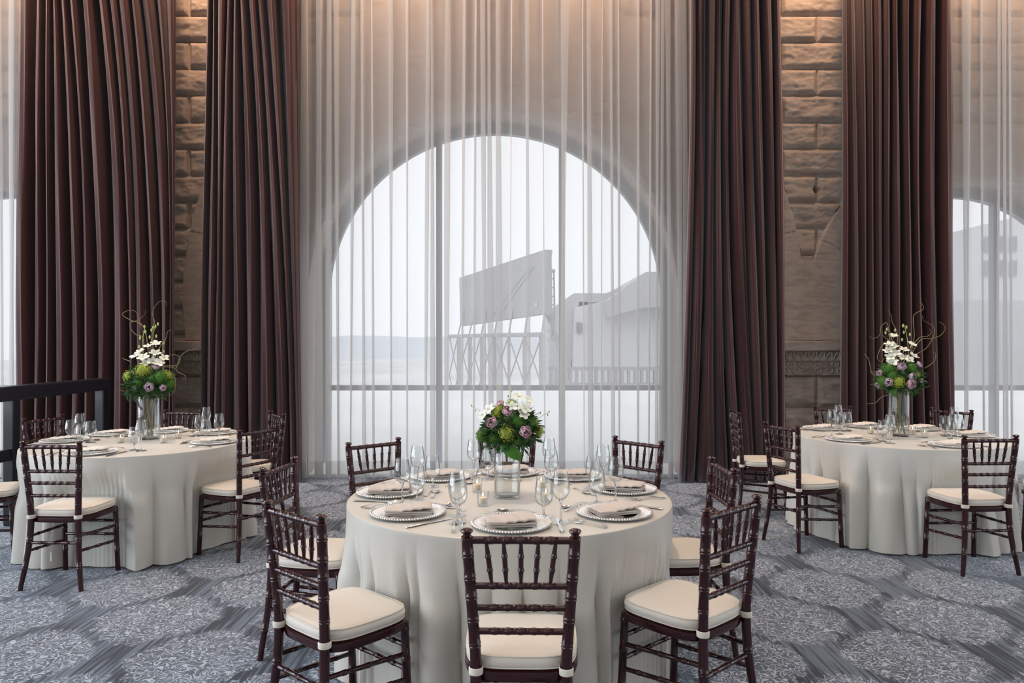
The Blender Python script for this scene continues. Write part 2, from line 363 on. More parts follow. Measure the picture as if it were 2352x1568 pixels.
# arch reveals with a rounded moulding, one trim per window
k = 0
for (cx, cz, r, R) in ARCH:
    k += 1
    path = [(cx - r, 0), (cx - r, cz * .5)] + [(cx - r * math.cos(a), cz + r * math.sin(a)) for a in np.linspace(0, PI, 49)] + [(cx + r, cz * .5), (cx + r, 0)]
    prof = [(-.09, .05), (-.09, -.045), (-.03, -.075), (.03, -.06), (.0, -.01), (.0, .22), (-.05, .24), (-.05, .5), (-.09, .52), (-.09, .93)]   # outward offset, depth behind face
    rows = []
    for i, (px, pz) in enumerate(path):
        nx, nz = ((px - cx) / r, (pz - cz) / r) if pz >= cz else ((-1 if px < cx else 1), 0)
        rows.append([(px + nx * -o, WY + d, pz + nz * -o) for o, d in [(a + .0, b) for a, b in prof]])
    struct('trim_%d' % k, MB().grid(rows), STONES, True, 35)

# carved impost course across each pier
def impost(x0, x1):
    mb = MB()
    mb.box(x0, x1, WY - .15, WY + .02, 1.425, 1.54, .012)
    mb.box(x0 + .02, x1 - .02, WY - .085, WY + .02, 1.315, 1.425)
    mb.box(x0 + .03, x1 - .03, WY - .055, WY + .02, 1.165, 1.315)
    n = int((x1 - x0) / .085)
    for i in range(n):                                   # leaf band
        c = x0 + (x1 - x0) * (i + .5) / n
        for s in (-1, 1):
            rows = [[(c + s * (.006 + .030 * t) + dx * (1 - t * .5), WY - .088 - .045 * t - (.008 if q == 1 else 0), 1.325 + .092 * math.sin(t * 1.5)) for q, dx in enumerate((-.012, 0, .012))] for t in np.linspace(0, 1, 6)]
            mb.grid(rows)
    n = int((x1 - x0) / .13)
    for i in range(n + 1):                               # guilloche band
        c = x0 + .05 + (x1 - x0 - .1) * i / max(1, n)
        for dz, dxx in ((.035, 0), (-.035, .065)):
            ring = [(c + dxx + .038 * math.cos(a), WY - .058, 1.24 + dz + .036 * math.sin(a)) for a in np.linspace(0, 2 * PI, 15)]
            if c + dxx > x1 - .07: continue
            mb.tube(ring, .011, 6, False); mb.ball((c + dxx, WY - .058, 1.24 + dz), .012, 6, 4)
        a_, b_ = (c, WY - .056, 1.275), (c + .065, WY - .056, 1.205)
        if c + .065 < x1 - .07: mb.tube([a_, b_], .013, 6)
    return mb
for i, (x0, x1) in enumerate(((1.97, 3.87), (-4.70, -2.40))):
    struct('trim_%d' % (4 + i), impost(x0, x1), STONES, True, 40)

# windows : frame, mullions, transom, pane
for i, (cx, cz, r, R) in enumerate(ARCH):
    root = obj('window_%d' % (i + 1), None, kind='structure')
    ro, ri = r + .10, r + .02 - .02
    outline = lambda q: [(cx - q, .0)] + [(cx - q * math.cos(a), cz + q * math.sin(a)) for a in np.linspace(0, PI, 61)] + [(cx + q, .0)]
    A, B = outline(ro), outline(r - .035)
    mb = MB(); mb.grid([[(p[0], GY - .05, p[1]) for p in A], [(p[0], GY - .05, p[1]) for p in B], [(p[0], GY + .05, p[1]) for p in B], [(p[0], GY + .05, p[1]) for p in A]])
    obj('window_frame', mb.mesh('window_frame', FRAME, True, 30), root)
    for mx in ((-.924, .63) if i == 0 else (cx - .55, cx + .55)):
        mz = cz + math.sqrt((r - .03) ** 2 - (mx - cx) ** 2)
        obj('mullion', MB().box(mx - .035, mx + .035, GY - .05, GY + .05, 0, mz).mesh('mullion', FRAME, False), root)
    obj('transom', MB().box(cx - r + .02, cx + r - .02, GY - .045, GY + .045, .918, .984).mesh('transom', FRAME, False), root)
    mb = MB(); pts = outline(r); mb.add([(p[0], GY, p[1]) for p in pts], [tuple(range(len(pts)))])
    obj('window_pane', mb.mesh('window_pane', thin_glass('window_glass', base=.0, gain=.6), False), root)
    a = area('daylight_portal', (cx, GY + .2, (cz + r) / 2), 2 * r, 1, (1, 1, 1), rot=(-PI / 2, 0, 0), size_y=cz + r, portal=True)

# ------------------------------------------------------------------ outside
EXTG = M('snowy_pavement', (.80, .82, .84), rough=.9, var=.12, vscale=.3)
struct('terrace', MB().box(-30, 30, 9.1, 26, -.4, -.15), EXTG)
tag(obj('ground', MB().box(-200, 200, 17, 420, -6, -5).mesh('ground', M('distant_ground', (.66, .67, .69), rough=.95, var=.3, vscale=.05), False), kind='structure'), 'grey snowy ground far outside below the windows', 'ground')
hm = MB(); rows = []
for y, s in ((300, 0), (330, 1), (380, 1.2)):
    rows.append([(x, y, -5 + s * (6.5 + 4.5 * float(fbm(np.array(x * .02 + 50.), np.array(2.), 3)))) for x in range(-180, 181, 6)])
hm.grid(rows)
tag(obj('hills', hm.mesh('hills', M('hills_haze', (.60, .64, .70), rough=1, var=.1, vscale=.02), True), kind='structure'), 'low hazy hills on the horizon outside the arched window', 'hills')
def pt(u, v, d): return Vector(((u - 1176) * d / F, d, CH - (v - HZ) * d / F))
# billboard
bb = thing('billboard', 'large dark billboard on a steel scaffold outside the central arched window', 'billboard', (-1, 40, -5))
def rel(p): return (p[0] + 1, p[1] - 40, p[2] + 5)
TL_, TR_ = Vector((-3.35, 45, 5.68)), Vector((1.59, 34, 6.02)); BL_, BR_ = Vector((-3.30, 45, 2.62)), Vector((1.59, 34, 2.95))
nrm = Vector((TR_.y - TL_.y, -(TR_.x - TL_.x), 0)).normalized() * .35
if nrm.y < 0: nrm = -nrm
mb = MB(); q = [TL_, TR_, BR_, BL_]; vv = [rel(p) for p in q] + [rel(p + nrm) for p in q]
mb.add(vv, [(0, 3, 2, 1), (4, 5, 6, 7), (0, 1, 5, 4), (1, 2, 6, 5), (2, 3, 7, 6), (3, 0, 4, 7)])
obj('panel', mb.mesh('panel', M('billboard_face', (.40, .41, .42), rough=.6, var=.1, vscale=.6), False), bb)  # face colour lightened to carry the outdoor haze
def on(a, b, off=-.03): return rel(TL_.lerp(TR_, a).lerp(BL_.lerp(BR_, a), b) - nrm.normalized() * abs(off))
mb = MB()
for k_ in range(2):
    o_ = .045 * k_
    mb.add([on(.40 + o_ * 2, .96), on(.43 + o_ * 2, .96), on(.86 + o_, .22), on(.84 + o_, .22)], [(0, 1, 2, 3)])
obj('stripe', mb.mesh('stripe', M('billboard_print', (.38, .39, .40), rough=.6), False), bb)
mb = MB()
for k_, (a0, wd, b0, b1) in enumerate(((.03, .02, .13, .20), (.06, .012, .17, .20), (.08, .012, .17, .20), (.10, .006, .13, .20), (.115, .006, .15, .20), (.13, .018, .17, .22), (.905, .03, .80, .88))):
    mb.add([on(a0, b1), on(a0 + wd, b1), on(a0 + wd, b0), on(a0, b0)], [(0, 1, 2, 3)])
obj('lettering', mb.mesh('lettering', M('billboard_letters', (.55, .55, .55), rough=.6), False), bb)
mb = MB()
def strut(a, b, r=.06): mb.tube([rel(a), rel(b)], r, 5)
cw0, cw1 = pt(1032, 772, 46), pt(1245, 768, 34)
strut(cw0, cw1, .12); strut(cw0 + Vector((0, 1.5, 0)), cw1 + Vector((0, 1.5, 0)), .1)
for t in np.linspace(.12, 1, 7):
    p = cw0.lerp(cw1, t); strut(p, Vector((p.x, p.y, -5)), .08); strut(p + Vector((0, 2, 0)), Vector((p.x, p.y + 2, -5)), .08)
    q_ = cw0.lerp(cw1, max(0, t - .15)); 
    for zz in (0, -2.5): strut(p + Vector((0, 0, zz)), q_ + Vector((0, 0, zz - 2.5)), .04); strut(p + Vector((0, 0, zz - 2.5)), q_ + Vector((0, 0, zz)), .04)
    strut(p, p.lerp(TL_.lerp(TR_, t), 1) + nrm, .05)
top = pt(1258, 622, 36)
strut(pt(1250, 660, 36), pt(1305, 890, 36), .12); strut(pt(1252, 720, 36), pt(1300, 800, 36), .07); strut(pt(1265, 590, 36), pt(1268, 780, 36), .05); strut(pt(1272, 620, 36), pt(1275, 780, 36), .05); strut(pt(1250, 622, 36), pt(1275, 622, 36), .09)
for v_ in range(640, 790, 20): strut(pt(1258, v_, 36), pt(1272, v_, 36), .03)
obj('scaffold', mb.mesh('scaffold', M('scaffold_steel', (.42, .43, .45), rough=.6, var=.2), False), bb)
# gabled building to the right of the billboard
gb = thing('gabled_building', 'pale gabled building standing right of the billboard outside the window', 'building', (9, 50, -5))
def relb(p): return (p[0] - 9, p[1] - 50, p[2] + 5)
def prism(mb, sil, d0, d1, rl):
    a = [rl(pt(u, v, d0)) for u, v in sil]; b = [rl(pt(u, v, d0) + Vector((0, d1 - d0, 0))) for u, v in sil]; n = len(sil)
    mb.add(a + b, [tuple(range(n)), tuple(range(2 * n - 1, n - 1, -1))] + [(i, n + i, n + (i + 1) % n, (i + 1) % n) for i in range(n)])
WALLX = M('pale_render_wall', (.70, .71, .73), rough=.9, var=.05, vscale=.4); ROOFX = M('grey_metal_roof', (.52, .53, .55), rough=.7, var=.08, vscale=.5)  # distance haze is put into these pale wall and roof colours
mb = MB(); prism(mb, [(1310, 1010), (1700, 1010), (1700, 690), (1395, 690), (1322, 705)], 48, 60, relb)
obj('wall', mb.mesh('wall', WALLX, False), gb)
mb = MB(); prism(mb, [(1262, 712), (1318, 673), (1392, 673), (1480, 640), (1482, 700), (1330, 692), (1290, 1010), (1262, 1010)], 49, 58, relb)
prism(mb, [(1395, 690), (1484, 624), (1700, 624), (1700, 705), (1478, 706), (1400, 727)], 46, 58, relb)
obj('roof', mb.mesh('roof', ROOFX, False), gb)
mb = MB(); prism(mb, [(1325, 740), (1338, 742), (1338, 765), (1325, 765)], 47.8, 48.4, relb)
obj('window', mb.mesh('window', M('dark_pane', (.22, .23, .25), rough=.3), False), gb)
mb = MB(); prism(mb, [(1260, 842), (1700, 842), (1700, 850), (1260, 850)], 40, 40.4, relb)
for u in range(1262, 1700, 15): prism(mb, [(u, 850), (u + 6, 850), (u + 6, 880), (u, 880)], 40, 40.3, relb)
prism(mb, [(1260, 880), (1700, 880), (1700, 884), (1260, 884)], 40, 40.4, relb)
obj('balustrade', mb.mesh('balustrade', M('balustrade_paint', (.40, .41, .43), rough=.8), False), gb)
b2 = thing('office_building', 'pale office block seen through the right hand arched window', 'building', (22, 32, -5))
def relc(p): return (p[0] - 22, p[1] - 32, p[2] + 5)
mb = MB(); prism(mb, [(2232, 1020), (2232, 522), (2360, 492), (2360, 1020)], 32, 44, relc)
obj('wall', mb.mesh('wall', WALLX, False), b2)
mb = MB(); prism(mb, [(2210, 1020), (2210, 690), (2360, 690), (2360, 1020)], 28, 31, relc)
obj('annex', mb.mesh('annex', ROOFX, False), b2)
for u in (2262, 2292, 2322):
    for v in (545, 600):
        mb = MB(); prism(mb, [(u, v), (u + 14, v - 3), (u + 14, v + 32), (u, v + 35)], 31.9, 32.1, relc)
        obj('window', mb.mesh('window', M('office_pane', (.34, .36, .40), rough=.3), False), b2)

# ------------------------------------------------------------------ curtains
def drape(name, label, levels, yc, amp, mat, group=None, seed=0, nz=26, flip=0, qf=.16):
    """levels: list of (z, [ridge x ...]) every list the same length; pleats run through the ridges"""
    rs = random.Random(seed); n = len(levels[0][1]); sub = 20
    zl = [l[0] for l in levels]; R = np.array([l[1] for l in levels], float)
    P_ = [np.polyfit(zl, R[:, i], 2) for i in range(n)]
    depth = [rs.uniform(.6, 1.25) for _ in range(n + 1)]; ph = [rs.uniform(0, 6) for _ in range(n + 1)]
    rows = []
    for z in np.linspace(0.012, CEIL - .22, nz):
        rx = [float(np.polyval(P_[i], z)) for i in range(n)]
        row = []
        for i in range(n - 1):
            for j in range(sub):
                t = j / sub; fl = flip if flip in (0, 1) else (i % 2); q = 1 - t if fl else t
                f = (1 - q / qf) ** 2 if q < qf else ((q - qf) / (1 - qf)) ** 1.5
                x = rx[i] + (rx[i + 1] - rx[i]) * (t + (-1 if fl else 1) * .13 * math.sin(PI * q) ** 2 * (1 if q < .5 else .4) * (-1 if q < .5 else 1) * .6)
                gap = abs(rx[i + 1] - rx[i]); a = amp * depth[i] * min(1.25, .35 + gap / .16)
                y = yc + a * f + .012 * math.sin(z * 1.3 + ph[i]) + (.006 * math.sin(17 * t + z * 2.1 + ph[i]) if gap > .13 else 0)
                row.append((x, y, z))
        row.append((rx[-1], y, z))
        rows.append(row)
    me = MB().grid(rows).mesh(name, mat, True, 80)
    o = obj(name, me); mod = o.modifiers.new('t', 'SOLIDIFY'); mod.thickness = .004
    return tag(o, label, 'curtain', group)
DY = 7.66
def U(us): return [(u - 1176) * DY / F for u in us]
def lv(v): return CH - (v - HZ) * DY / F
drape('velvet_curtain', 'dark mauve velvet curtain furthest left, behind the dark railing', [
    (lv(1108), U([20, 58, 90, 112, 140, 180, 203, 235, 280, 300, 322, 348, 370, 390, 400])),
    (lv(500), U([22, 62, 95, 112, 147, 178, 200, 240, 285, 300, 325, 354, 384, 392, 398])),
    (lv(0), U([27, 69, 96, 112, 128, 150, 172, 210, 242, 264, 289, 312, 346, 376, 398]))], DY, .13, VELVET, seed=1, flip=1, qf=.30)
drape('velvet_curtain', 'dark mauve velvet curtain between the left stone pier and the central sheer', [
    (lv(1108), U([459, 463, 484, 500, 522, 562, 583, 626, 659, 676, 690])),
    (lv(900), U([459, 463, 487, 500, 519, 562, 581, 626, 658, 672, 684])),
    (lv(500), U([462, 469, 494, 507, 523, 548, 587, 615, 640, 656, 682])),
    (lv(0), U([466, 483, 494, 517, 529, 545, 560, 587, 601, 631, 674]))], DY, .13, VELVET, seed=2, flip=1, qf=.30)
drape('velvet_curtain', 'dark mauve velvet curtain between the central sheer and the right stone pier', [
    (lv(1108), U([1562, 1578, 1605, 1653, 1687, 1716, 1743, 1762, 1777, 1794, 1813])),
    (lv(500), U([1584, 1598, 1628, 1646, 1664, 1685, 1721, 1742, 1771, 1789, 1808])),
    (lv(0), U([1590, 1602, 1631, 1649, 1667, 1685, 1707, 1731, 1755, 1781, 1800]))], DY, .15, VELVET, seed=3, qf=.28)
drape('velvet_curtain', 'dark mauve velvet curtain right of the right stone pier, behind the right table', [
    (lv(1108), U([1940, 1957, 1985, 2004, 2022, 2042, 2060, 2090, 2119, 2145, 2178, 2213])),
    (lv(500), U([1941, 1955, 1982, 2000, 2015, 2036, 2055, 2083, 2104, 2128, 2166, 2211])),
    (lv(0), U([1942, 1950, 1975, 1996, 2010, 2035, 2052, 2081, 2103, 2131, 2164, 2204]))], DY, .15, VELVET, seed=4, qf=.28)
SY = 7.93
def sheer(name, label, x0, x1, folds, seed, top_extra=.5):
    """flat voile hanging with overlapping Z-folds; folds=(x, width)"""
    rs = random.Random(seed); folds = sorted(folds)
    params = [(x, wd, rs.uniform(-.02, .02), rs.uniform(-.008, .012), rs.uniform(0, 6), rs.uniform(.55, 1.15)) for x, wd in folds]
    rows = []; nz = 22
    for z in np.linspace(.012, CEIL - .22, nz):
        pts = []; cur = x0; q = (z - 1.5) / 3
        cols = [(x + dx * q, max(.004, wd * (1 + .35 * math.sin(z * kz + ph)) + dw * q), ph) for x, wd, dx, dw, ph, kz in params]
        for i, (x, wd, ph) in enumerate(cols + [(x1, 0, 0)]):
            gap = x - wd / 2 - cur; ns = 7
            for j in range(ns):
                t = j / (ns - 1) if i < len(cols) else j / (ns - 1)
                pts.append((cur + gap * t, SY + .018 * math.sin(PI * t) * min(1, abs(gap) / .08) + .0025 * math.sin(9 * (cur + gap * t) + z), z))
            if i < len(cols):
                a = x - wd / 2; b = x + wd / 2
                pts += [(b + .3 * wd * .1, SY - .012, z), (b + .001, SY - .02, z), (b - wd * .5, SY - .026, z), (a, SY - .032, z), (a - .001, SY - .038, z), (a + wd * .5, SY - .044, z), (b, SY - .04, z)]
                cur = b
        rows.append(pts)
    mb = MB().grid(rows)
    o = obj(name, mb.mesh(name, SHEER, True, 70)); tag(o, label, 'sheer curtain')
    # stitched hem band, a second layer of voile along the bottom
    r0 = [[(p[0], p[1] - .006, z) for p in rows[0]] for z in (.016, .12, .20)]
    obj('hem', MB().grid(r0).mesh('hem', SHEER, True, 70), o)
    return o
def SX(u): return (u - 1176) * SY / F
S = SY / F
fl = [(794, 3), (808, 4), (836, 7), (858, 3), (880, 2), (899, 5), (911, 2), (936, 3), (957, 2), (979, 5), (994, 8), (1003, 9), (1026, 9), (1062, 3), (1075, 2), (1089, 3), (1113, 7), (1127, 9), (1147, 10), (1172, 2), (1196, 3), (1213, 8), (1232, 3), (1250, 2), (1268, 3), (1292, 12), (1321, 4), (1340, 2), (1355, 9), (1380, 2), (1406, 7), (1421, 4), (1440, 2), (1464, 4), (1474, 3), (1490, 3)]
rs = random.Random(5)
fl += [(u + rs.uniform(-4, 4), rs.choice((6, 9, 13))) for u in range(700, 790, 15)] + [(u + rs.uniform(-4, 4), rs.choice((6, 9, 12))) for u in range(1506, 1596, 14)]
def clean(f, x0, x1):
    f = [q for i, q in enumerate(sorted(f)) if q[1] > 4 or i % 2]
    out = []; last = x0
    for u, wd in sorted(f):
        a = SX(u) - wd * S / 2
        if a > last + .010 and SX(u) + wd * S / 2 < x1 - .01: out.append((SX(u), wd * S)); last = SX(u) + wd * S / 2
    return out
sheer('sheer_curtain', 'wide white sheer curtain across the central arched window', SX(676), SX(1606), clean(fl, SX(676), SX(1606)), 11)
fr_ = [(u + rs.uniform(-3, 3), rs.choice((3, 4, 9, 14))) for u in range(2200, 2600, 17)]
sheer('sheer_curtain', 'white sheer curtain across the arched window at the right edge', SX(2140), SX(2610), clean(fr_, SX(2140), SX(2610)), 12)
fr_ = [(u + rs.uniform(-3, 3), rs.choice((3, 4, 9, 14))) for u in range(-380, 44, 17)]
sheer('sheer_curtain', 'narrow strip of white sheer curtain at the left edge behind the railing', SX(-390), SX(52), clean(fr_, SX(-390), SX(52)), 13)

# ------------------------------------------------------------------ dark railing at the left
rl = thing('railing', 'dark painted wooden railing with two horizontal rails at the left edge', 'railing', (-4.17, 6.0, 0))
def rb(name, *a): obj(name, MB().box(*a).mesh(name, NAVY, True, 30), rl)
rb('top_rail', -.07, .07, -2.0, 1.25, 1.04, 1.16, .012)
rb('lower_rail', -.03, .03, -2.0, 1.18, .545, .64, .008)
rb('post', -.045, .045, -.14, -.05, 0, 1.045, .008)
rb('post', -.045, .045, 1.15, 1.24, 0, 1.045, .008)
rb('post', -.045, .045, -1.95, -1.86, 0, 1.045, .008)

# ------------------------------------------------------------------ chiavari chair
def lerp(a, b, t): return a + (b - a) * t
def turned(p0, p1, r, rings, n=10, ends=1.0, mid=None, rh=.0017, rw=.0019, pair=.0048):
    p0, p1 = Vector(p0), Vector(p1); Lg = (p1 - p0).length
    ts = {0., 1., .12, .88}
    if mid: ts |= {.25, .4, .5, .6, .75}
    for g in rings:
        for o_ in ((-pair, 0, pair) if pair else (0,)):
            for d in (-1.6, -.8, 0, .8, 1.6): 
                t = g + (o_ + d * rw) / Lg
                if 0 < t < 1: ts.add(round(t, 5))
    ts = sorted(ts); P = []; Rr = []
    for t in ts:
        rr = r * (lerp(ends, 1, min(1, min(t, 1 - t) / .3)) if mid else 1)
        for g in rings:
            for o_ in ((-pair, 0, pair) if pair else (0,)):
                d = abs(t - g - o_ / Lg) * Lg / rw
                if d < 1.2: rr += rh * math.sqrt(max(0, 1 - (d / 1.2) ** 2))
        P.append(p0.lerp(p1, t)); Rr.append(rr)
    return MB().tube(P, Rr, n)
def curve_pts(keys, z):   # keys: (z, x, y)
    zz = [k[0] for k in keys]; return (float(np.interp(z, zz, [k[1] for k in keys])), float(np.interp(z, zz, [k[2] for k in keys])))
RK = [(0, .192, -.235), (.12, .172, -.222), (.25, .156, -.206), (.40, .147, -.197), (.50, .148, -.198), (.70, .162, -.214), (.905, .176, -.231)]
def smooth_keys(keys, z):
    a = curve_pts(keys, z - .04); b = curve_pts(keys, z + .04); c = curve_pts(keys, z); return ((a[0] + b[0] + c[0]) / 3, (a[1] + b[1] + c[1]) / 3)
def back_post(s):
    zs_ = set([0, .01] + [round(x, 4) for x in np.linspace(.03, .88, 18)]); rings = [.14, .30, .53, .615, .69, .755, .83]
    for g in rings:
        for o_ in (-.0055, .0055):
            for d in (-.003, -.0015, 0, .0015, .003): zs_.add(round(g + o_ + d, 4))
    zs_ = sorted(zs_); P = []; Rr = []
    for z in zs_:
        x, y = smooth_keys(RK, z); r = lerp(.0135, .0185, min(1, z / .35))
        for g in rings:
            for o_ in (-.0055, .0055):
                d = abs(z - g - o_)
                if d < .0031: r += .0019 * math.sqrt(max(0, 1 - (d / .0031) ** 2))
        P.append((s * x, y, z)); Rr.append(r)
    x, y = smooth_keys(RK, .89)
    for z, r in ((.884, .0195), (.886, .0165), (.890, .019), (.894, .0125), (.898, .0125), (.902, .017), (.907, .0205), (.912, .019), (.916, .012), (.918, .003)):
        P.append((s * x, y, z)); Rr.append(r)
    return MB().tube(P, Rr, 14)
def seat_outline(z, inset=0, n=48):
    pts = []
    for i in range(n):
        a = 2 * PI * i / n; c, s_ = math.cos(a), math.sin(a)
        e = .42 if s_ > 0 else .52
        x = math.copysign(abs(c) ** e, c); y = math.copysign(abs(s_) ** e, s_)
        hw = lerp(.186, .200, min(1, (y + 1) / 1.2)) - inset; hy = .192 - inset
        pts.append((x * hw, -.008 + y * hy, z))
    return pts
def chair_kit():
    K = []
    for s in (-1, 1): K.append(('back_post', back_post(s).mesh('back_post', MAH)))
    for s in (-1, 1):
        K.append(('leg', turned((s * .178, .172, 0), (s * .172, .150, .43), .0165, [.32, .66, .93], 12).mesh('leg', MAH)))
    def rail(z, rz, name, inset=.012):
        x, y = smooth_keys(RK, z)
        return (name, turned((-x + inset, y, z), (x - inset, y, z), .0125 if z > .8 else .011, [.20, .35, .5, .65, .80], 10).mesh(name, MAH))
    K.append(rail(.878, 0, 'top_rail')); 
    for z in (.727, .654, .575): K.append(rail(z, 0, 'back_rail'))
    for i in range(5):
        t = (i - 2) / 2; y1 = smooth_keys(RK, .878)[1]; y0 = smooth_keys(RK, .727)[1]
        K.append(('spindle', turned((t * .095, y0, .735), (t * .112, y1, .870), .0088, [.33, .66], 8, ends=.62, mid=True, rh=.0016, pair=.0028, rw=.0018).mesh('spindle', MAH)))
    # seat frame
    mb = MB(); mb.grid([seat_outline(.405, .012), seat_outline(.408, .002), seat_outline(.420, -.002), seat_outline(.436, 0), seat_outline(.441, .008)], True, True, True)
    K.append(('seat_frame', mb.mesh('seat_frame', MAH)))
    # cushion : boxed, piped
    rows = []
    for z, ins in ((.4415, .020), (.446, .010), (.458, .004), (.470, .002), (.482, .006), (.489, .016), (.493, .035), (.497, .07), (.499, .12)):
        o = seat_outline(z, ins); rows.append([(p[0], p[1], p[2] + .0025 * math.sin(p[0] * 22 + 1) * (z > .48) * math.cos(p[1] * 14) + (.0015 * math.sin(i * 1.3) if z < .46 else 0)) for i, p in enumerate(o)])
    mb = MB().grid(rows, True, True, True); cush = mb.mesh('cushion', IVORY, True, 70)
    pip = MB()
    for z, ins in ((.486, .0075), (.449, .006)):
        o = seat_outline(z, ins, 60); pip.tube(o + [o[0], o[1]], .0028, 6, False)
    K.append(('cushion', cush, [('piping', pip.mesh('piping', PIPE))]))
    for s in (-1, 1):
        x, y = smooth_keys(RK, .45); mb = MB()
        for z0, z1 in ((.434, .458),):
            rows = [[(s * x + r_ * math.cos(a), y + r_ * math.sin(a), z) for a in np.linspace(0, 2 * PI, 18)[:-1]] for z, r_ in ((z0, .0215), (z0 + .001, .0235), (z1 - .004, .0240), (z1, .0215))]
            mb.grid(rows, True)
        mb.grid([[(s * (x - .018), y + .012, .438), (s * (x - .020), y + .012, .458)], [(s * (x - .028), y + .035, .446), (s * (x - .03), y + .035, .464)]])
        K.append(('cushion_tie', mb.mesh('cushion_tie', PIPE, True, 60)))
    def st(a, b): return ('stretcher', turned(a, b, .0095, [.2, .5, .8], 8).mesh('stretcher', MAH))
    def rp(s, z): x, y = smooth_keys(RK, z); return (s * (x), y + .014, z)
    for s in (-1, 1):
        for zr, zf in ((.325, .305), (.235, .205)): K.append(st(rp(s, zr), (s * .176, .150, zf)))
    for z in (.335, .245): K.append(st((-.165, .158, z), (.165, .158, z)))
    x, y = smooth_keys(RK, .30); K.append(st((-x + .013, y, .285), (x - .013, y, .285)))
    return K
CK = chair_kit()
CHAIRS = {
 'F': (.034, 2.511, -1.3, 'dark mahogany chiavari chair at the front centre, back turned to the camera'),
 'FL': (-.648, 2.758, -40.5, 'mahogany chiavari chair with ivory cushion at the front left of the central table'),
 'FR': (.684, 2.853, 41.2, 'mahogany chiavari chair with ivory cushion at the front right of the central table'),
 'LL': (-.947, 3.542, -97.3, 'mahogany chiavari chair at the left side of the central table, behind the front left chair'),
 'RR': (.831, 3.561, 91.6, 'mahogany chiavari chair at the right side of the central table, behind the front right chair'),
 'BL': (-.706, 4.219, -139.3, 'mahogany chiavari chair at the back left of the central table, against the sheer curtain'),
 'BC': (-.035, 4.43, 180, 'mahogany chiavari chair hidden behind the flower vase at the back of the central table'),
 'BR': (.631, 4.30, 135.3, 'mahogany chiavari chair at the back right of the central table, against the sheer curtain'),
 'LA': (-2.814, 4.565, -1.5, 'chiavari chair at the front of the left table, back turned to the camera'),
 'LB': (-3.642, 5.785, -105.1, 'chiavari chair at the back left of the left table, near the railing'),
 'LE': (-2.010, 5.159, 63.1, 'chiavari chair at the right side of the left table with its cushion visible'),
 'LD': (-2.239, 6.058, 126.5, 'chiavari chair at the far right of the left table, against the dark curtain'),
 'LC': (-3.006, 6.188, 172.3, 'chiavari chair behind the left table in front of the stone pier'),
 'LF': (-3.72, 5.04, -62, 'chiavari chair cut off by the left edge of the photo, only its seat showing'),
 'RA': (2.224, 5.365, -70.3, 'chiavari chair at the front left of the right table, seat facing right'),
 'RB': (2.220, 6.31, -96, 'chiavari chair seen edge-on at the back left of the right table by the curtain'),
 'RC': (3.104, 6.572, 186.5, 'chiavari chair behind the right table in front of the stone pier'),
 'RD': (3.846, 6.39, 123.7, 'chiavari chair at the back right of the right table, between curtain and sheer'),
 'RE': (3.107, 4.848, 3.0, 'chiavari chair at the front right of the right table, back turned to the camera'),
 'RF': (3.97, 5.20, 52, 'chiavari chair cut off by the right edge of the photo beside the right table'),
}
for k_, (x, y, a, lab) in CHAIRS.items():
    g = {'L': 'chairs around the left table', 'R': 'chairs around the right table'}.get(k_[0]) if k_ not in ('LL', 'RR') else None
    assemble(CK, 'chiavari_chair', lab, 'chair', (x, y, 0), math.radians(a), g or 'chairs around the central table')

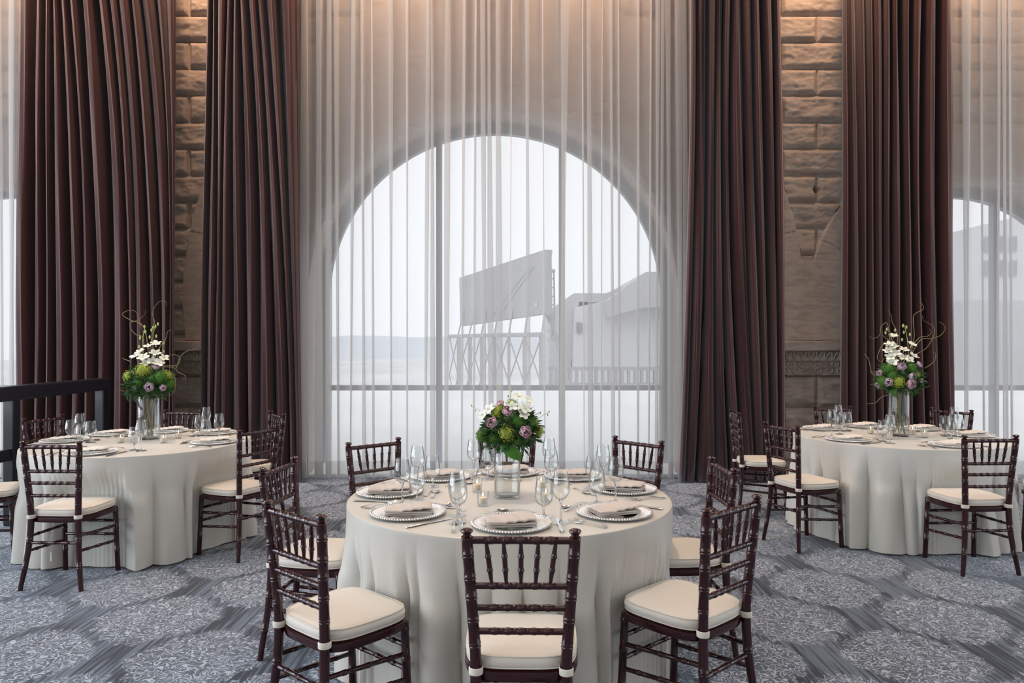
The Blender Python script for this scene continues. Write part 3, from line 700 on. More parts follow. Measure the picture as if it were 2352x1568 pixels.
# ------------------------------------------------------------------ tables
TC = {'C': (-.012, 3.52), 'L': (-2.858, 5.471), 'R': (3.151, 5.81)}
TR0, TZ = .786, .7565
def cloth(key, mat, label, seed, nf, rbot, fs=.105):
    rs = random.Random(seed); cx, cy_ = TC[key]; N_ = 720
    own = [v for k_, v in CHAIRS.items() if (k_[0] == key and k_ not in ('LL', 'RR')) or (key == 'C' and (k_ in ('LL', 'RR') or k_[0] in 'FB'))]
    seat_d, leg_d = [], []
    for x, y, a, _ in own:
        a = math.radians(a)
        for lst, pts in ((seat_d, [(t, .19 - .03 * (abs(t) / .19) ** 4) for t in np.linspace(-.19, .19, 13)]), (leg_d, [(t, .172) for t in np.linspace(-.185, .185, 13)])):
            for lx, ly in pts:
                wx = x + lx * math.cos(a) - ly * math.sin(a) - cx; wy = y + lx * math.sin(a) + ly * math.cos(a) - cy_
                lst.append((math.atan2(wy, wx), math.hypot(wx, wy)))
    cuts = [rs.uniform(0, .2)]
    while cuts[-1] < cuts[0] + 2 * PI - .16: cuts.append(cuts[-1] + rs.choice((.45, .7, .9, 1.2, 1.5)) * rs.uniform(.85, 1.15) * 2 * PI / nf)
    cuts[-1] = cuts[0] + 2 * PI
    nl = len(cuts) - 1; amp = [rs.uniform(.35, .85) for _ in range(nl)]; start = [rs.uniform(0, .30) for _ in range(nl)]; skew = [rs.uniform(-.05, .05) for _ in range(nl)]; skew.append(skew[0])
    def limits(lst, flat, slope):
        out = []
        for i in range(N_):
            th = 2 * PI * i / N_; r = 9
            for da, dr in lst:
                d = abs((th - da + PI) % (2 * PI) - PI)
                if d < .3: r = min(r, dr - .012 + max(0, d - flat) * slope)
            out.append(r)
        return out
    SD, LD_ = limits(seat_d, .03, 1.6), limits(leg_d, .03, 1.3)
    prof = [0, .006, .016, .04, .07, .10, .14, .18, .22, .26, .30, .34, .38, .43, .48, .55, .65, .75, .85, .93, 1.0]
    def ring(t):
        row = []
        for i in range(N_):
            th = 2 * PI * i / N_; f = 0
            ct = [c + sk * t for c, sk in zip(cuts, skew)]; q = (th - ct[0]) % (2 * PI) + ct[0]
            for m_ in range(nl):
                if ct[m_] <= q < ct[m_ + 1]:
                    u_ = (q - ct[m_]) / (ct[m_ + 1] - ct[m_]); wdt = min(1.12, (ct[m_ + 1] - ct[m_]) * nf / (2 * PI))
                    f = (math.sin(PI * u_) ** .62) * amp[m_] * wdt * max(0, min(1, (t - start[m_] * .6 + .12) / .5)); break
            r = TR0 + .003 + (rbot - TR0 - .004) * t ** 1.1 + (fs * f - .42 * fs * min(1, t * 3)) * min(1, t * 2.6)
            r += .003 * math.sin(th * 37 + t * 5) * t
            z = TZ - .008 - t * (TZ - .018)
            if t > .9: z += .006 * math.sin(th * 23) * (t - .9) * 10 * .5
            ks = min(1, max(0, (.66 - z) / .12)) * min(1, max(0, (z - .25) / .12)); kl = min(1, max(0, (.56 - z) / .08)) 
            if r > SD[i]: r = lerp(r, SD[i], ks)
            lim = LD_[i] - .022
            if r > lim: r = lerp(r, lim, kl)
            row.append((cx + r * math.cos(th), cy_ + r * math.sin(th), max(z, .008)))
        return row
    rows = []
    for rr in (.001, .2, .4, .55, .68, .75, .775, TR0 - .004):
        rows.append([(cx + rr * math.cos(2 * PI * i / N_), cy_ + rr * math.sin(2 * PI * i / N_), TZ) for i in range(N_)])
    rows.append([(cx + (TR0 + .002) * math.cos(2 * PI * i / N_), cy_ + (TR0 + .002) * math.sin(2 * PI * i / N_), TZ - .0025) for i in range(N_)])
    for t in prof: rows.append(ring(t))
    # ironed crease lines across the top
    o = obj('tablecloth', MB().grid(rows, True, True).mesh('tablecloth', mat, True, 42))
    return tag(o, label, 'tablecloth', 'floor-length tablecloths')
cloth('C', CLOTHC, 'champagne floor-length tablecloth over the large round table in the centre', 21, 36, .812)
cloth('L', CLOTH, 'ivory floor-length tablecloth over the round table on the left', 22, 30, .832, .14)
cloth('R', CLOTH, 'ivory floor-length tablecloth over the round table on the right', 23, 30, .862, .14)

# ------------------------------------------------------------------ tableware meshes
def wine_kit(h, bowl, foot, stem_top, nseg=28):
    b = MB().lathe(bowl, nseg).mesh('bowl', GLASS, True, 80)
    s = MB().lathe([(.0095, .004), (.006, .010), (.0042, .02), (.0036, (.02 + stem_top) / 2), (.0042, stem_top - .012), (.0075, stem_top - .003), (.0095, stem_top + .001)], 14, capa=True, capb=True).mesh('stem', SOLID, True, 80)
    f = MB().lathe([(.0005, .0045), (.010, .0042), (foot * .8, .0022), (foot, .0014), (foot, .0004), (foot * .5, .0004), (.0005, .0004)], nseg).mesh('foot', GLASS, True, 40)
    return [('bowl', b), ('stem', s), ('foot', f)]
TALL = wine_kit(.215, [(.003, .0975), (.012, .099), (.022, .105), (.031, .116), (.0365, .132), (.0378, .146), (.0365, .165), (.0325, .19), (.0285, .214), (.0280, .2155), (.0272, .2140), (.031, .19), (.0350, .165), (.0362, .146), (.035, .132), (.0295, .117), (.021, .107), (.011, .1015), (.001, .100)], .0365, .097)
GOB = wine_kit(.163, [(.003, .0455), (.012, .047), (.025, .054), (.035, .067), (.040, .086), (.0402, .100), (.0375, .124), (.0335, .148), (.0315, .1625), (.0308, .1635), (.0302, .1620), (.036, .124), (.0388, .100), (.0385, .086), (.0335, .068), (.024, .056), (.011, .050), (.001, .049)], .035, .046)
def votive_kit():
    c = MB().lathe([(.001, .0), (.021, .0), (.0235, .003), (.0275, .066), (.0262, .0665), (.0222, .008), (.001, .0075)], 24).mesh('glass_cup', GLASS, True, 50)
    x = MB().lathe([(.001, .008), (.0185, .008), (.0190, .012), (.0188, .036), (.017, .0385), (.012, .037), (.001, .0365)], 20).mesh('candle', WAX, True, 60)
    wk = MB().tube([(0, 0, .036), (.0005, 0, .044)], .0008, 5).mesh('wick', WICK)
    fl_ = MB().lathe([(.0004, .043), (.0022, .0455), (.0030, .049), (.0022, .054), (.0010, .059), (.0002, .062)], 10).mesh('flame', FLAME)
    return [('glass_cup', c), ('candle', x, [('wick', wk)]), ('flame', fl_)]
VOT = votive_kit()
def charger_kit():
    R_ = .163
    p = MB().lathe([(.001, .0008), (.095, .0008), (.1015, .0038), (.1015, .0030), (.096, .0003), (.001, .0003)], 72).mesh('well', PLATEG, True, 50)
    rm = MB().lathe([(.1015, .0030), (.1015, .0040), (.112, .0062), (.113, .0069), (.130, .0095), (.131, .0101), (.148, .0115), (R_, .0125), (R_ + .0015, .011), (.13, .0068), (.1015, .0030)], 72).mesh('rim', RIMG, True, 35)
    mb = MB()
    for i in range(84):
        a = 2 * PI * i / 84; mb.ball((R_ * math.cos(a), R_ * math.sin(a), .0125), .0056, 7, 5)
    return [('well', p), ('rim', rm), ('beading', mb.mesh('beading', BEAD))]
CHG = charger_kit()
def napkin_mesh(mat, seed, Lx=.205, Ly=.122, layers=3):
    rs = random.Random(seed); mb = MB(); n = 30
    for l in range(layers):
        z0 = .0135 + l * .0088; ox, oy = rs.uniform(-.004, .004), rs.uniform(-.004, .004); r = rs.uniform(-.03, .03); th = .0082 if l < layers - 1 else .0095
        ph = rs.uniform(0, 6); i0 = len(mb.v)
        rows = []
        def zt(x, y):    # top surface with diagonal pleats
            q = (x + y * .35) / Lx * 2.0
            pl = 0
            if l == layers - 1:
                for c in (-.45, -.05, .35):
                    d = q - c; pl += .0062 / (1 + math.exp(-d * 60)) - .002 * math.exp(-(d * 9) ** 2)
                pl -= .0062 * 1.5 * (q + 1) / 2
            return pl + .0008 * math.sin(x * 30 + ph) + .0006 * math.sin(y * 50 + ph)
        prof = []
        for k2 in range(9): a = -PI / 2 + PI * k2 / 8; prof.append((math.cos(a), math.sin(a)))
        for i in range(n + 1):
            x = -Lx / 2 + Lx * i / n; row = []
            e = math.sqrt(max(0, 1 - (2 * i / n - 1) ** 16)); tt = th / 2 * max(.15, e)
            for c, s_ in prof: y = Ly / 2 - .003 + .004 * c; row.append((x, y, z0 + th / 2 + tt * s_ + zt(x, y)))
            for yy in (Ly * .25, 0, -Ly * .25): row.append((x, yy, z0 + th / 2 + tt + zt(x, yy) + .001))
            for c, s_ in prof[::-1]: y = -Ly / 2 + .003 - .004 * c; row.append((x, y, z0 + th / 2 + tt * s_ + zt(x, y)))
            for yy in (-Ly * .25, 0, Ly * .25): row.append((x, yy, z0 + th / 2 - tt + zt(x, yy) * .6))
            rows.append(row)
        mb.grid(rows, True, True, True); mb.xf(Matrix.Translation((ox, oy, 0)) @ Matrix.Rotation(r, 4, 'Z'), i0)
    return mb.mesh('napkin', mat, True, 60)
def strip(mb, prof, th=.0016, nc=6):     # prof: (y, halfwidth, z, dish)
    rows = []
    for y, hw, z, dish in prof:
        r = []
        for j in range(nc + 1): t = -1 + 2 * j / nc; r.append((hw * t, y, z + dish * (t * t - 1) + th * math.sqrt(max(0, 1 - t * t)) * .5 + th * .5))
        for j in range(nc - 1, 0, -1): t = -1 + 2 * j / nc; r.append((hw * t, y, z + dish * (t * t - 1)))
        rows.append(r)
    return mb.grid(rows, True, True, True)
def fork_mesh(s=1.0):
    mb = MB(); strip(mb, [(-.095, .006, .002, 0), (-.090, .0095, .003, 0), (-.07, .008, .006, 0), (-.03, .0038, .010, 0), (.01, .0032, .008, 0), (.028, .006, .004, 0), (.038, .0115, .0015, .0), (.052, .0125, .001, .0), (.055, .0125, .001, 0)])
    for i in range(4):
        x = -.0100 + .00667 * i; P = [(x, .053, .002), (x, .070, .0022), (x * .97, .085, .005), (x * .95, .097, .010)]; mb.tube(P, [.0021, .0019, .0016, .0007], 6)
    mb.xf(Matrix.Scale(s, 4)); return mb.mesh('fork', STEEL, True, 50)
def spoon_mesh():
    mb = MB(); strip(mb, [(-.09, .006, .002, 0), (-.085, .009, .003, 0), (-.065, .0075, .006, 0), (-.02, .0036, .010, 0), (.02, .0035, .007, 0), (.035, .008, .005, .002), (.045, .0155, .006, .006), (.058, .0195, .007, .0078), (.072, .0195, .007, .0078), (.084, .015, .007, .006), (.091, .008, .006, .002), (.093, .002, .005, 0)], nc=10)
    mb.xf(Matrix.Scale(.95, 4)); return mb.mesh('spoon', STEEL, True, 50)
def knife_mesh():
    mb = MB(); strip(mb, [(-.115, .006, .001, 0), (-.11, .009, .001, 0), (-.09, .0098, .001, 0), (-.02, .0075, .001, 0), (-.005, .0065, .001, 0)], th=.006)
    mb2 = MB(); strip(mb, [(-.005, .005, .003, 0), (.005, .008, .003, 0), (.05, .0095, .003, 0), (.09, .0095, .003, 0), (.112, .006, .003, 0), (.120, .0012, .003, 0)], th=.0012)
    return mb.mesh('knife', STEEL, True, 50)
FORK, FORKS, SPOON, KNIFE = fork_mesh(), fork_mesh(.88), spoon_mesh(), knife_mesh()
NAPT = [napkin_mesh(NAPK, s) for s in (1, 2, 3)]; NAPV = [napkin_mesh(NAPI, s, .21, .125, 3) for s in (4, 5)]
TOP = TZ + .0012
tn = {'C': 'central', 'L': 'left', 'R': 'right'}
def place(key, name, u, v, idx, napang, rmax=.605, full=True, jitter=0):
    cx, cy_ = TC[key]; p = at(u, v, TZ); dx, dy = p[0] - cx, p[1] - cy_; a = math.atan2(dy, dx); r = min(rmax, math.hypot(dx, dy))
    if key != 'C': r = .60
    px, py = cx + r * math.cos(a), cy_ + r * math.sin(a); rot = a + PI / 2      # local +y points to the table centre
    T_ = tn[key]; rs = random.Random(idx * 7 + ord(key))
    assemble(CHG, 'charger_plate', 'glass charger plate with beaded rim at the %s place of the %s table' % (name, T_), 'plate', (px, py, TOP), rot, 'beaded charger plates on the %s table' % T_)
    nm = NAPT[idx % 3] if key == 'C' else NAPV[idx % 2]
    tag(obj('napkin', nm, loc=(px, py, TOP - .009), rz=napang), '%s folded napkin on the plate at the %s place of the %s table' % ('taupe' if key == 'C' else 'ivory', name, T_), 'napkin', 'napkins on the %s table' % T_)
    def loc(lx, ly): return (px + lx * math.cos(rot) - ly * math.sin(rot), py + lx * math.sin(rot) + ly * math.cos(rot), TOP)
    def cut(me, nm_, lab, lx, ly, lr, cat):
        tag(obj(nm_, me, loc=loc(lx, ly), rz=rot + lr), lab + ' at the %s place of the %s table' % (name, T_), cat, 'cutlery on the %s table' % T_)
    j = lambda s=.05: rs.uniform(-s, s)
    cut(FORK, 'fork', 'outermost silver fork left of the charger', -.236, -.02 + j(.01), j(), 'fork')
    cut(FORKS, 'fork', 'inner silver fork left of the charger', -.204, -.01 + j(.01), j(), 'fork')
    cut(KNIFE, 'knife', 'silver knife right of the charger', .200, -.02 + j(.01), j(), 'knife')
    cut(SPOON, 'spoon', 'silver dessert spoon above the charger', .02 + j(.02), .225 + j(.01), PI / 2 + j(.25), 'spoon')
    cut(FORKS, 'fork', 'small dessert fork above the charger', -.02 + j(.02), .195, -PI / 2 + j(.15), 'fork')
for i, (nm, u, v, na) in enumerate((('front', 1175, 1206, .08), ('front-left', 938, 1180, .10), ('left', 878, 1132, .0), ('back-left', 1002, 1094, .15), ('back', 1172, 1081, .1), ('back-right', 1350, 1087, -.25), ('right', 1455, 1124, -.4), ('front-right', 1411, 1180, .38))):
    place('C', nm, u, v, i, na)
for i, (nm, u, v, na) in enumerate((('front', 237, 1034, .1), ('right', 460, 1016, .2), ('back-right', 520, 993, .0), ('back', 398, 987, .05), ('back-left', 239, 994, -.1), ('left', 125, 1013, .1))):
    place('L', nm, u, v, i, na)
for i, (nm, u, v, na) in enumerate((('front', 2150, 1017, .0), ('front-left', 1990, 1007, -.1), ('back-left', 1885, 985, .0), ('back', 1966, 976, -.05), ('back-right', 2124, 983, .0), ('right', 2262, 1001, -.2))):
    place('R', nm, u, v, i, na)
def glass(kit, key, u, v, where, tall):
    p = at(u, v, TZ); 
    lab = ('tall wine glass ' if tall else 'short water goblet ') + where
    assemble(kit, 'wine_glass' if tall else 'water_goblet', lab, 'glass', (p[0], p[1], TOP - .0002), random.uniform(0, 6), 'glasses on the %s table' % tn[key])
for tall, u, v, where in ((1, 1050, 1201, 'right of the front-left place of the central table'), (0, 1053, 1184, 'behind the wine glass of the front-left place, central table'),
    (1, 924, 1157, 'near the left edge of the central table beside the left place'), (0, 958, 1147, 'between left and front-left places, central table'),
    (1, 959, 1116, 'in front of the back-left chair on the central table'), (0, 994, 1118, 'left of the middle on the central table, before the back-left place'),
    (1, 1088, 1098, 'left of the flower vase at the back of the central table'), (0, 1120, 1100, 'close behind the left side of the central flower vase'),
    (1, 1261, 1093, 'right of the flower vase at the back of the central table'), (0, 1266, 1102, 'just right of the flower vase at the back of the central table'),
    (1, 1288, 1201, 'left of the front-right place of the central table'), (0, 1249, 1186, 'before the front-right votive candle on the central table'),
    (1, 1385, 1114, 'before the back-right chair on the central table'), (0, 1362, 1119, 'left of the right place near the back right of the central table'),
    (1, 1414, 1153, 'near the right edge of the central table behind the front-right napkin'), (0, 1371, 1156, 'behind the front-right charger of the central table')):
    glass(TALL if tall else GOB, 'C', u, v, where, tall)
def foot(D): return HZ + F * (CH - TZ) / D
for key, tall, u, D, where in (('L', 0, 163, 5.49, 'leftmost in the left group on the left table'), ('L', 1, 184, 5.46, 'tallest of the left group on the left table'), ('L', 0, 209, 5.40, 'rightmost in the left group on the left table'), ('L', 0, 188, 5.18, 'nearest in the left group on the left table'),
    ('L', 0, 309, 5.02, 'left of the pair in front of the vase on the left table'), ('L', 1, 324, 4.98, 'right of the pair in front of the vase on the left table'),
    ('L', 0, 458, 5.85, 'leftmost in the right group on the left table'), ('L', 1, 474, 6.0, 'furthest in the right group on the left table'), ('L', 0, 473, 5.52, 'front middle of the right group on the left table'), ('L', 1, 503, 5.45, 'standing alone rightmost on the left table'),
    ('R', 1, 1910, 5.77, 'leftmost on the right table'), ('R', 1, 1925, 6.22, 'tallest and furthest of the left group on the right table'), ('R', 0, 1946, 6.12, 'rightmost of the left group on the right table'), ('R', 0, 1929, 5.90, 'in the middle of the left group on the right table'),
    ('R', 0, 2027, 5.47, 'left of the pair in front of the vase on the right table'), ('R', 1, 2044, 5.36, 'right of the pair in front of the vase on the right table'),
    ('R', 0, 2170, 5.80, 'leftmost of the right group on the right table'), ('R', 1, 2191, 6.0, 'back of the right group on the right table'), ('R', 0, 2186, 5.62, 'middle of the right group on the right table'), ('R', 1, 2201, 5.38, 'nearest of the right group on the right table')):
    glass(TALL if tall else GOB, key, u, foot(D), where, tall)
for key, u, v, where in (('C', 1096, 1129, 'behind left of the vase on the central table'), ('C', 1109, 1161, 'front left of the vase on the central table'), ('C', 1243, 1124, 'behind right of the vase on the central table'), ('C', 1254, 1152, 'front right of the vase on the central table'),
    ('L', 277, 1017, 'left of the tall vase on the left table'), ('L', 375, 1017, 'just right of the tall vase on the left table'), ('L', 410, 1006, 'furthest right on the left table'),
    ('R', 2000, 996, 'left of the tall vase on the right table'), ('R', 2043, 1009, 'in front left of the tall vase on the right table'), ('R', 2096, 997, 'just right of the tall vase on the right table'), ('R', 2124, 1005, 'furthest right on the right table')):
    p = at(u, v, TZ)
    assemble(VOT, 'votive_candle', 'lit cream votive candle ' + where, 'candle', (p[0], p[1], TOP), 0, 'votive candles on the %s table' % tn[key])

# ------------------------------------------------------------------ vases
def vase(key, r, h, wl, label, x, y):
    t = thing('flower_vase', label, 'vase', (x, y, TOP), 0, 'cylinder vases in the table centres')
    n = 48
    obj('glass_cylinder', MB().lathe([(.001, .0), (r * .97, .0), (r, .004), (r, h - .002), (r - .0015, h), (r - .003, h - .002), (r - .003, .014), (r - .006, .011), (.001, .011)], n).mesh('glass_cylinder', GLASS, True, 50), t)
    obj('water', MB().lathe([(.0008, .0115), (r - .0065, .0115), (r - .0036, .0145), (r - .0036, wl), (.0008, wl)], n).mesh('water', WATER, True, 50), t)
    return t
vx, vy, _ = at(1165, 1141, TZ)
vase('C', .064, .238, .128, 'short wide clear glass cylinder vase half filled with water on the central table', vx, vy)
lx_, ly_, _ = at(342, 1008, TZ); rx_, ry_, _ = at(2064, 1001, TZ)
vase('L', .080, .40, .105, 'tall clear glass cylinder vase in the middle of the left table', lx_, ly_)
vase('R', .079, .40, .125, 'tall clear glass cylinder vase in the middle of the right table', rx_, ry_)

# ------------------------------------------------------------------ flowers
def orient(d, roll=0):
    return Vector(d).normalized().to_track_quat('Z', 'Y').to_matrix().to_4x4() @ Matrix.Rotation(roll, 4, 'Z')
def petal(mb, mat, L_, W_, cup, curl, n=5, m=4, a0=0.):
    i0 = len(mb.v); rows = []
    for i in range(n + 1):
        t = i / n; w_ = W_ * math.sin(PI * min(1, t * .82 + .10)) ** .8 * (1 if t < .9 else .8)
        rows.append([(w_ * s, -cup * (1 - s * s) * w_ * 1.0, 0) for s in np.linspace(-1, 1, m + 1)])
        ang = a0 + curl * t; 
        yy = sum(math.sin(a0 + curl * q / n) for q in range(i)) * L_ / n; zz = sum(math.cos(a0 + curl * q / n) for q in range(i)) * L_ / n
        rows[-1] = [(p[0], p[1] + yy, zz) for p in rows[-1]]
    mb.grid(rows); mb.xf(mat, i0)
def rose_mesh(mat, seed, S_=.026):
    rs = random.Random(seed); mb = MB()
    k_ = 0
    i0 = len(mb.v); rows = []
    for t in np.linspace(0, 1, 60):                       # tight spiral heart
        a = t * 5.2 * PI; r = S_ * (.05 + .30 * t); rows.append([(r * (.75 + .25 * u) * math.cos(a), r * (.75 + .25 * u) * math.sin(a), S_ * (-.1 + .98 * u * (1 - .12 * t) + .04 * math.sin(a * 1.7) * u)) for u in np.linspace(0, 1, 5)])
    mb.grid(rows)
    for ring, (cnt, rad, L_, W_, a0, curl) in enumerate(((3, .34, 1.02, .50, .0, -.15), (4, .40, 1.02, .56, .02, .30), (5, .46, .98, .60, .08, .62), (5, .52, .90, .66, .22, .95))):
        for i in range(cnt):
            a = 2 * PI * i / cnt + ring * .7 + rs.uniform(-.15, .15)
            m_ = Matrix.Rotation(a, 4, 'Z') @ Matrix.Translation((0, rad * S_, -S_ * .15 * ring / 4)); petal(mb, m_, L_ * S_, W_ * S_, -.55, curl, n=6, m=6, a0=a0)
    mb.lathe([(.0005, -S_ * .25), (S_ * .45, -S_ * .1), (S_ * .62, S_ * .2)], 8)
    return mb.mesh('rose', mat, True, 70)
ROSES = [rose_mesh(ROSE, 1), rose_mesh(ROSE, 2)]; ROSEPS = [rose_mesh(ROSEP, 3), rose_mesh(ROSEP, 4)]
def orchid_mesh(seed, S_=.031):
    rs = random.Random(seed); mb = MB()
    for i in range(5):
        a = 2 * PI * i / 5 + rs.uniform(-.1, .1); w_ = .42 if i in (1, 4) else .30
        petal(mb, Matrix.Rotation(a, 4, 'Z') @ Matrix.Translation((0, S_ * .08, 0)), S_, w_ * S_, .25, .55, a0=1.0)
    petal(mb, Matrix.Translation((0, 0, 0)), S_ * .6, S_ * .2, -.6, .8, a0=.2)
    mb.tube([(0, 0, -S_ * .6), (0, 0, 0)], S_ * .07, 5)
    return mb.mesh('orchid', ORCH, True, 70)
ORCS = [orchid_mesh(1), orchid_mesh(2)]
def hydrangea_mesh(seed, R_=.040, n=150, flat=.8, mat=HYD):
    rs = random.Random(seed); mb = MB(); mb.ball((0, 0, 0), R_ * .72, 10, 8, (1, 1, flat))
    for i in range(n):
        z = 1 - 1.6 * (i + .5) / n; a = i * 2.39996; r = math.sqrt(max(0, 1 - z * z)); d = Vector((r * math.cos(a), r * math.sin(a), z))
        p = Vector((d.x, d.y, d.z * flat)) * R_ * rs.uniform(.82, 1.08); m_ = Matrix.Translation(p) @ orient(d + Vector((rs.uniform(-.4, .4), rs.uniform(-.4, .4), rs.uniform(-.4, .4))), rs.uniform(0, 6))
        for k_ in range(4):
            i0 = len(mb.v); q = R_ * .10; c, s_ = math.cos(k_ * PI / 2), math.sin(k_ * PI / 2)
            mb.add([(0, 0, 0), (q * (c * .6 - s_ * .5), q * (s_ * .6 + c * .5), q * .15), (q * 1.15 * c, q * 1.15 * s_, q * .1), (q * (c * .6 + s_ * .5), q * (s_ * .6 - c * .5), q * .15)], [(0, 3, 2, 1)]); mb.xf(m_, i0)
    return mb.mesh('hydrangea', mat, False)
HYDS = [hydrangea_mesh(1), hydrangea_mesh(2)]
def spiky_mesh(R_=.032, n=420, mat=DIAN, seed=0):
    rs = random.Random(seed); mb = MB(); mb.ball((0, 0, 0), R_ * .72, 12, 8)
    for i in range(n):
        z = 1 - 2 * (i + .5) / n; a = i * 2.39996; r = math.sqrt(max(0, 1 - z * z)); d = Vector((r * math.cos(a), r * math.sin(a), z)); d = (d + Vector([rs.uniform(-.2, .2) for _ in range(3)])).normalized()
        t = d.orthogonal().normalized() * R_ * .035; b_ = d * R_ * .6; e = d * R_ * rs.uniform(.95, 1.15); s_ = d.cross(t)
        mb.add([b_ + t, b_ - t * .5 + s_, b_ - t * .5 - s_, e], [(0, 1, 3), (1, 2, 3), (2, 0, 3)])
    return mb.mesh('dianthus', mat, True, 60)
DI = spiky_mesh()
def fern_mesh(L_=.12, seed=0, n=26, droop=.5):
    rs = random.Random(seed); mb = MB(); P = [Vector((0, math.sin(t * droop) * L_ * t, L_ * t * math.cos(t * droop * 1.3))) for t in np.linspace(0, 1, 9)]
    mb.tube(P, [.0011 * (1 - .8 * i / 8) for i in range(9)], 4)
    for i in range(n):
        t = .15 + .85 * i / n; k_ = min(7, int(t * 8)); p = P[k_].lerp(P[k_ + 1], t * 8 - k_); ll = L_ * .30 * (1.15 - t)
        for q in range(5):
            d = Vector((rs.uniform(-1, 1), rs.uniform(-.6, 1), rs.uniform(-.1, 1))).normalized(); s_ = d.orthogonal().normalized() * .0009
            mb.add([p + s_, p - s_, p + d * ll], [(0, 1, 2)]); m_ = p + d * ll * .55; d2 = (d + Vector([rs.uniform(-.8, .8) for _ in range(3)])).normalized(); mb.add([m_ + s_, m_ - s_, m_ + d2 * ll * .45], [(0, 1, 2)])
    return mb.mesh('fern_frond', FERN, False)
FERNS = [fern_mesh(.12, 1), fern_mesh(.10, 2, droop=1.0), fern_mesh(.13, 3, droop=.8)]
def leaf_mesh(pts, wd):
    mb = MB(); P = [Vector(p) for p in pts]; n = len(P); rows = []
    for i, p in enumerate(P):
        t = i / (n - 1); d = (P[min(n - 1, i + 1)] - P[max(0, i - 1)]).normalized(); s_ = d.cross(Vector((0, -1, .15))).normalized(); w_ = wd * math.sin(PI * min(.999, t * .92 + .06)) ** .7
        rows.append([tuple(p + s_ * w_ * q + Vector((0, .12 * w_ * q * q * 2, 0))) for q in np.linspace(-1, 1, 7)])
    return mb.grid(rows)
def spline(pts, n=6):
    P = [Vector(p) for p in pts]; out = []
    for i in range(len(P) - 1):
        a, b, c, d = P[max(0, i - 1)], P[i], P[i + 1], P[min(len(P) - 1, i + 2)]
        for j in range(n):
            t = j / n; out.append(.5 * ((2 * b) + (c - a) * t + (2 * a - 5 * b + 4 * c - d) * t * t + (3 * b - a - 3 * c + d) * t ** 3))
    out.append(P[-1]); return out
def put(parent, name, me, p, d, s=1., roll=0):
    o = bpy.data.objects.new(name, me); COL.objects.link(o); o.parent = parent
    m_ = Matrix.Translation(p) @ orient(d, roll) @ Matrix.Scale(s, 4); o.matrix_local = m_; return o

def arrangement(key, label, vx, vy, px_c, items, ball_c, ball_r, ferns, rs):
    """items measured on the photo: (part, u, v, forward offset, scale); turned into real points round the vase axis"""
    t = thing('flower_arrangement', label, 'flowers', (vx, vy, TOP), 0, None)
    bc = Vector((ball_c[0], 0, ball_c[1]))
    def loc(u, v, dy): 
        D = vy + dy; return Vector(((u - 1176) * D / F - vx, dy, CH - (v - HZ) * D / F - TOP))
    for nm, me, u, v, dy, s in items:
        p = loc(u, v, dy); d = (p - bc); d = d.normalized() + (Vector((0, -.5, .1)) if nm != 'dianthus' else Vector((0, 0, 0)))
        put(t, nm, me, p, d, s, rs.uniform(0, 6))
    mb = MB(); mb.ball(tuple(bc), ball_r * .78, 14, 10, (1, .95, .72)); i0 = len(mb.v)
    for i in range(900):
        z = 1 - 1.9 * (i + .5) / 900; a = i * 2.39996; r = math.sqrt(max(0, 1 - z * z)); d = Vector((r * math.cos(a), r * math.sin(a) * .95, z * .75)); d = d + Vector([rs.uniform(-.25, .25) for _ in range(3)])
        b_ = bc + d * ball_r * .62; e = bc + d * ball_r * rs.uniform(.80, 1.0); w_ = d.cross(Vector([rs.uniform(-1, 1) for _ in range(3)])).normalized() * ball_r * .045; m_ = b_.lerp(e, .55)
        mb.add([b_, m_ + w_, e, m_ - w_], [(0, 1, 2, 3)])
    obj('foliage', mb.mesh('foliage', FERN, False), t)
    for i in range(ferns):
        a = 2 * PI * i / ferns + rs.uniform(-.3, .3); el = rs.uniform(-.75, .25)
        d = Vector((math.cos(a) * math.cos(el), math.sin(a) * math.cos(el), math.sin(el)))
        put(t, 'fern_frond', FERNS[i % 3], bc + Vector((d.x, d.y, d.z * .7)) * ball_r * .6, d, ball_r / .16 * rs.uniform(.8, 1.1), rs.uniform(0, 6))
    return t, loc
rs = random.Random(99)
cD = vy
bz = CH - (985 - HZ) * cD / F - TOP; bx0 = (1172 - 1176) * cD / F - vx
R0, R1, P0, P1, O0, O1, H0, H1 = ROSES + ROSEPS + ORCS + HYDS
t, loc = arrangement('C', 'low round bouquet of lavender roses, white orchids and green hydrangea on the central table', vx, vy, 0, [
    ('rose', R0, 1167, 945, -.085, 1.0), ('rose', R1, 1132, 971, -.11, 1.0), ('rose', R0, 1205, 991, -.13, 1.05), ('rose', R1, 1150, 930, .03, .8),
    ('hydrangea', H0, 1163, 994, -.115, 1.05), ('hydrangea', H1, 1144, 944, -.05, .9), ('hydrangea', H0, 1176, 928, -.01, .8), ('hydrangea', H1, 1238, 990, -.02, .75), ('hydrangea', H0, 1226, 968, .02, .7),
    ('dianthus', DI, 1110, 1000, -.05, 1.25), ('dianthus', DI, 1188, 968, -.09, 1.2), ('dianthus', DI, 1218, 972, -.04, 1.0), ('dianthus', DI, 1140, 950, .06, 1.0), ('dianthus', DI, 1190, 1010, -.09, .9), ('dianthus', DI, 1135, 1005, -.09, .9),
    ('orchid', O0, 1125, 940, -.05, 1.0), ('orchid', O1, 1111, 953, -.04, .9), ('orchid', O0, 1190, 912, -.02, 1.0), ('orchid', O1, 1213, 919, -.02, .9), ('orchid', O0, 1205, 938, -.08, 1.15), ('orchid', O1, 1178, 934, -.10, .9), ('orchid', O1, 1202, 951, -.09, 1.0)],
    (bx0, bz), .150, 22, rs)
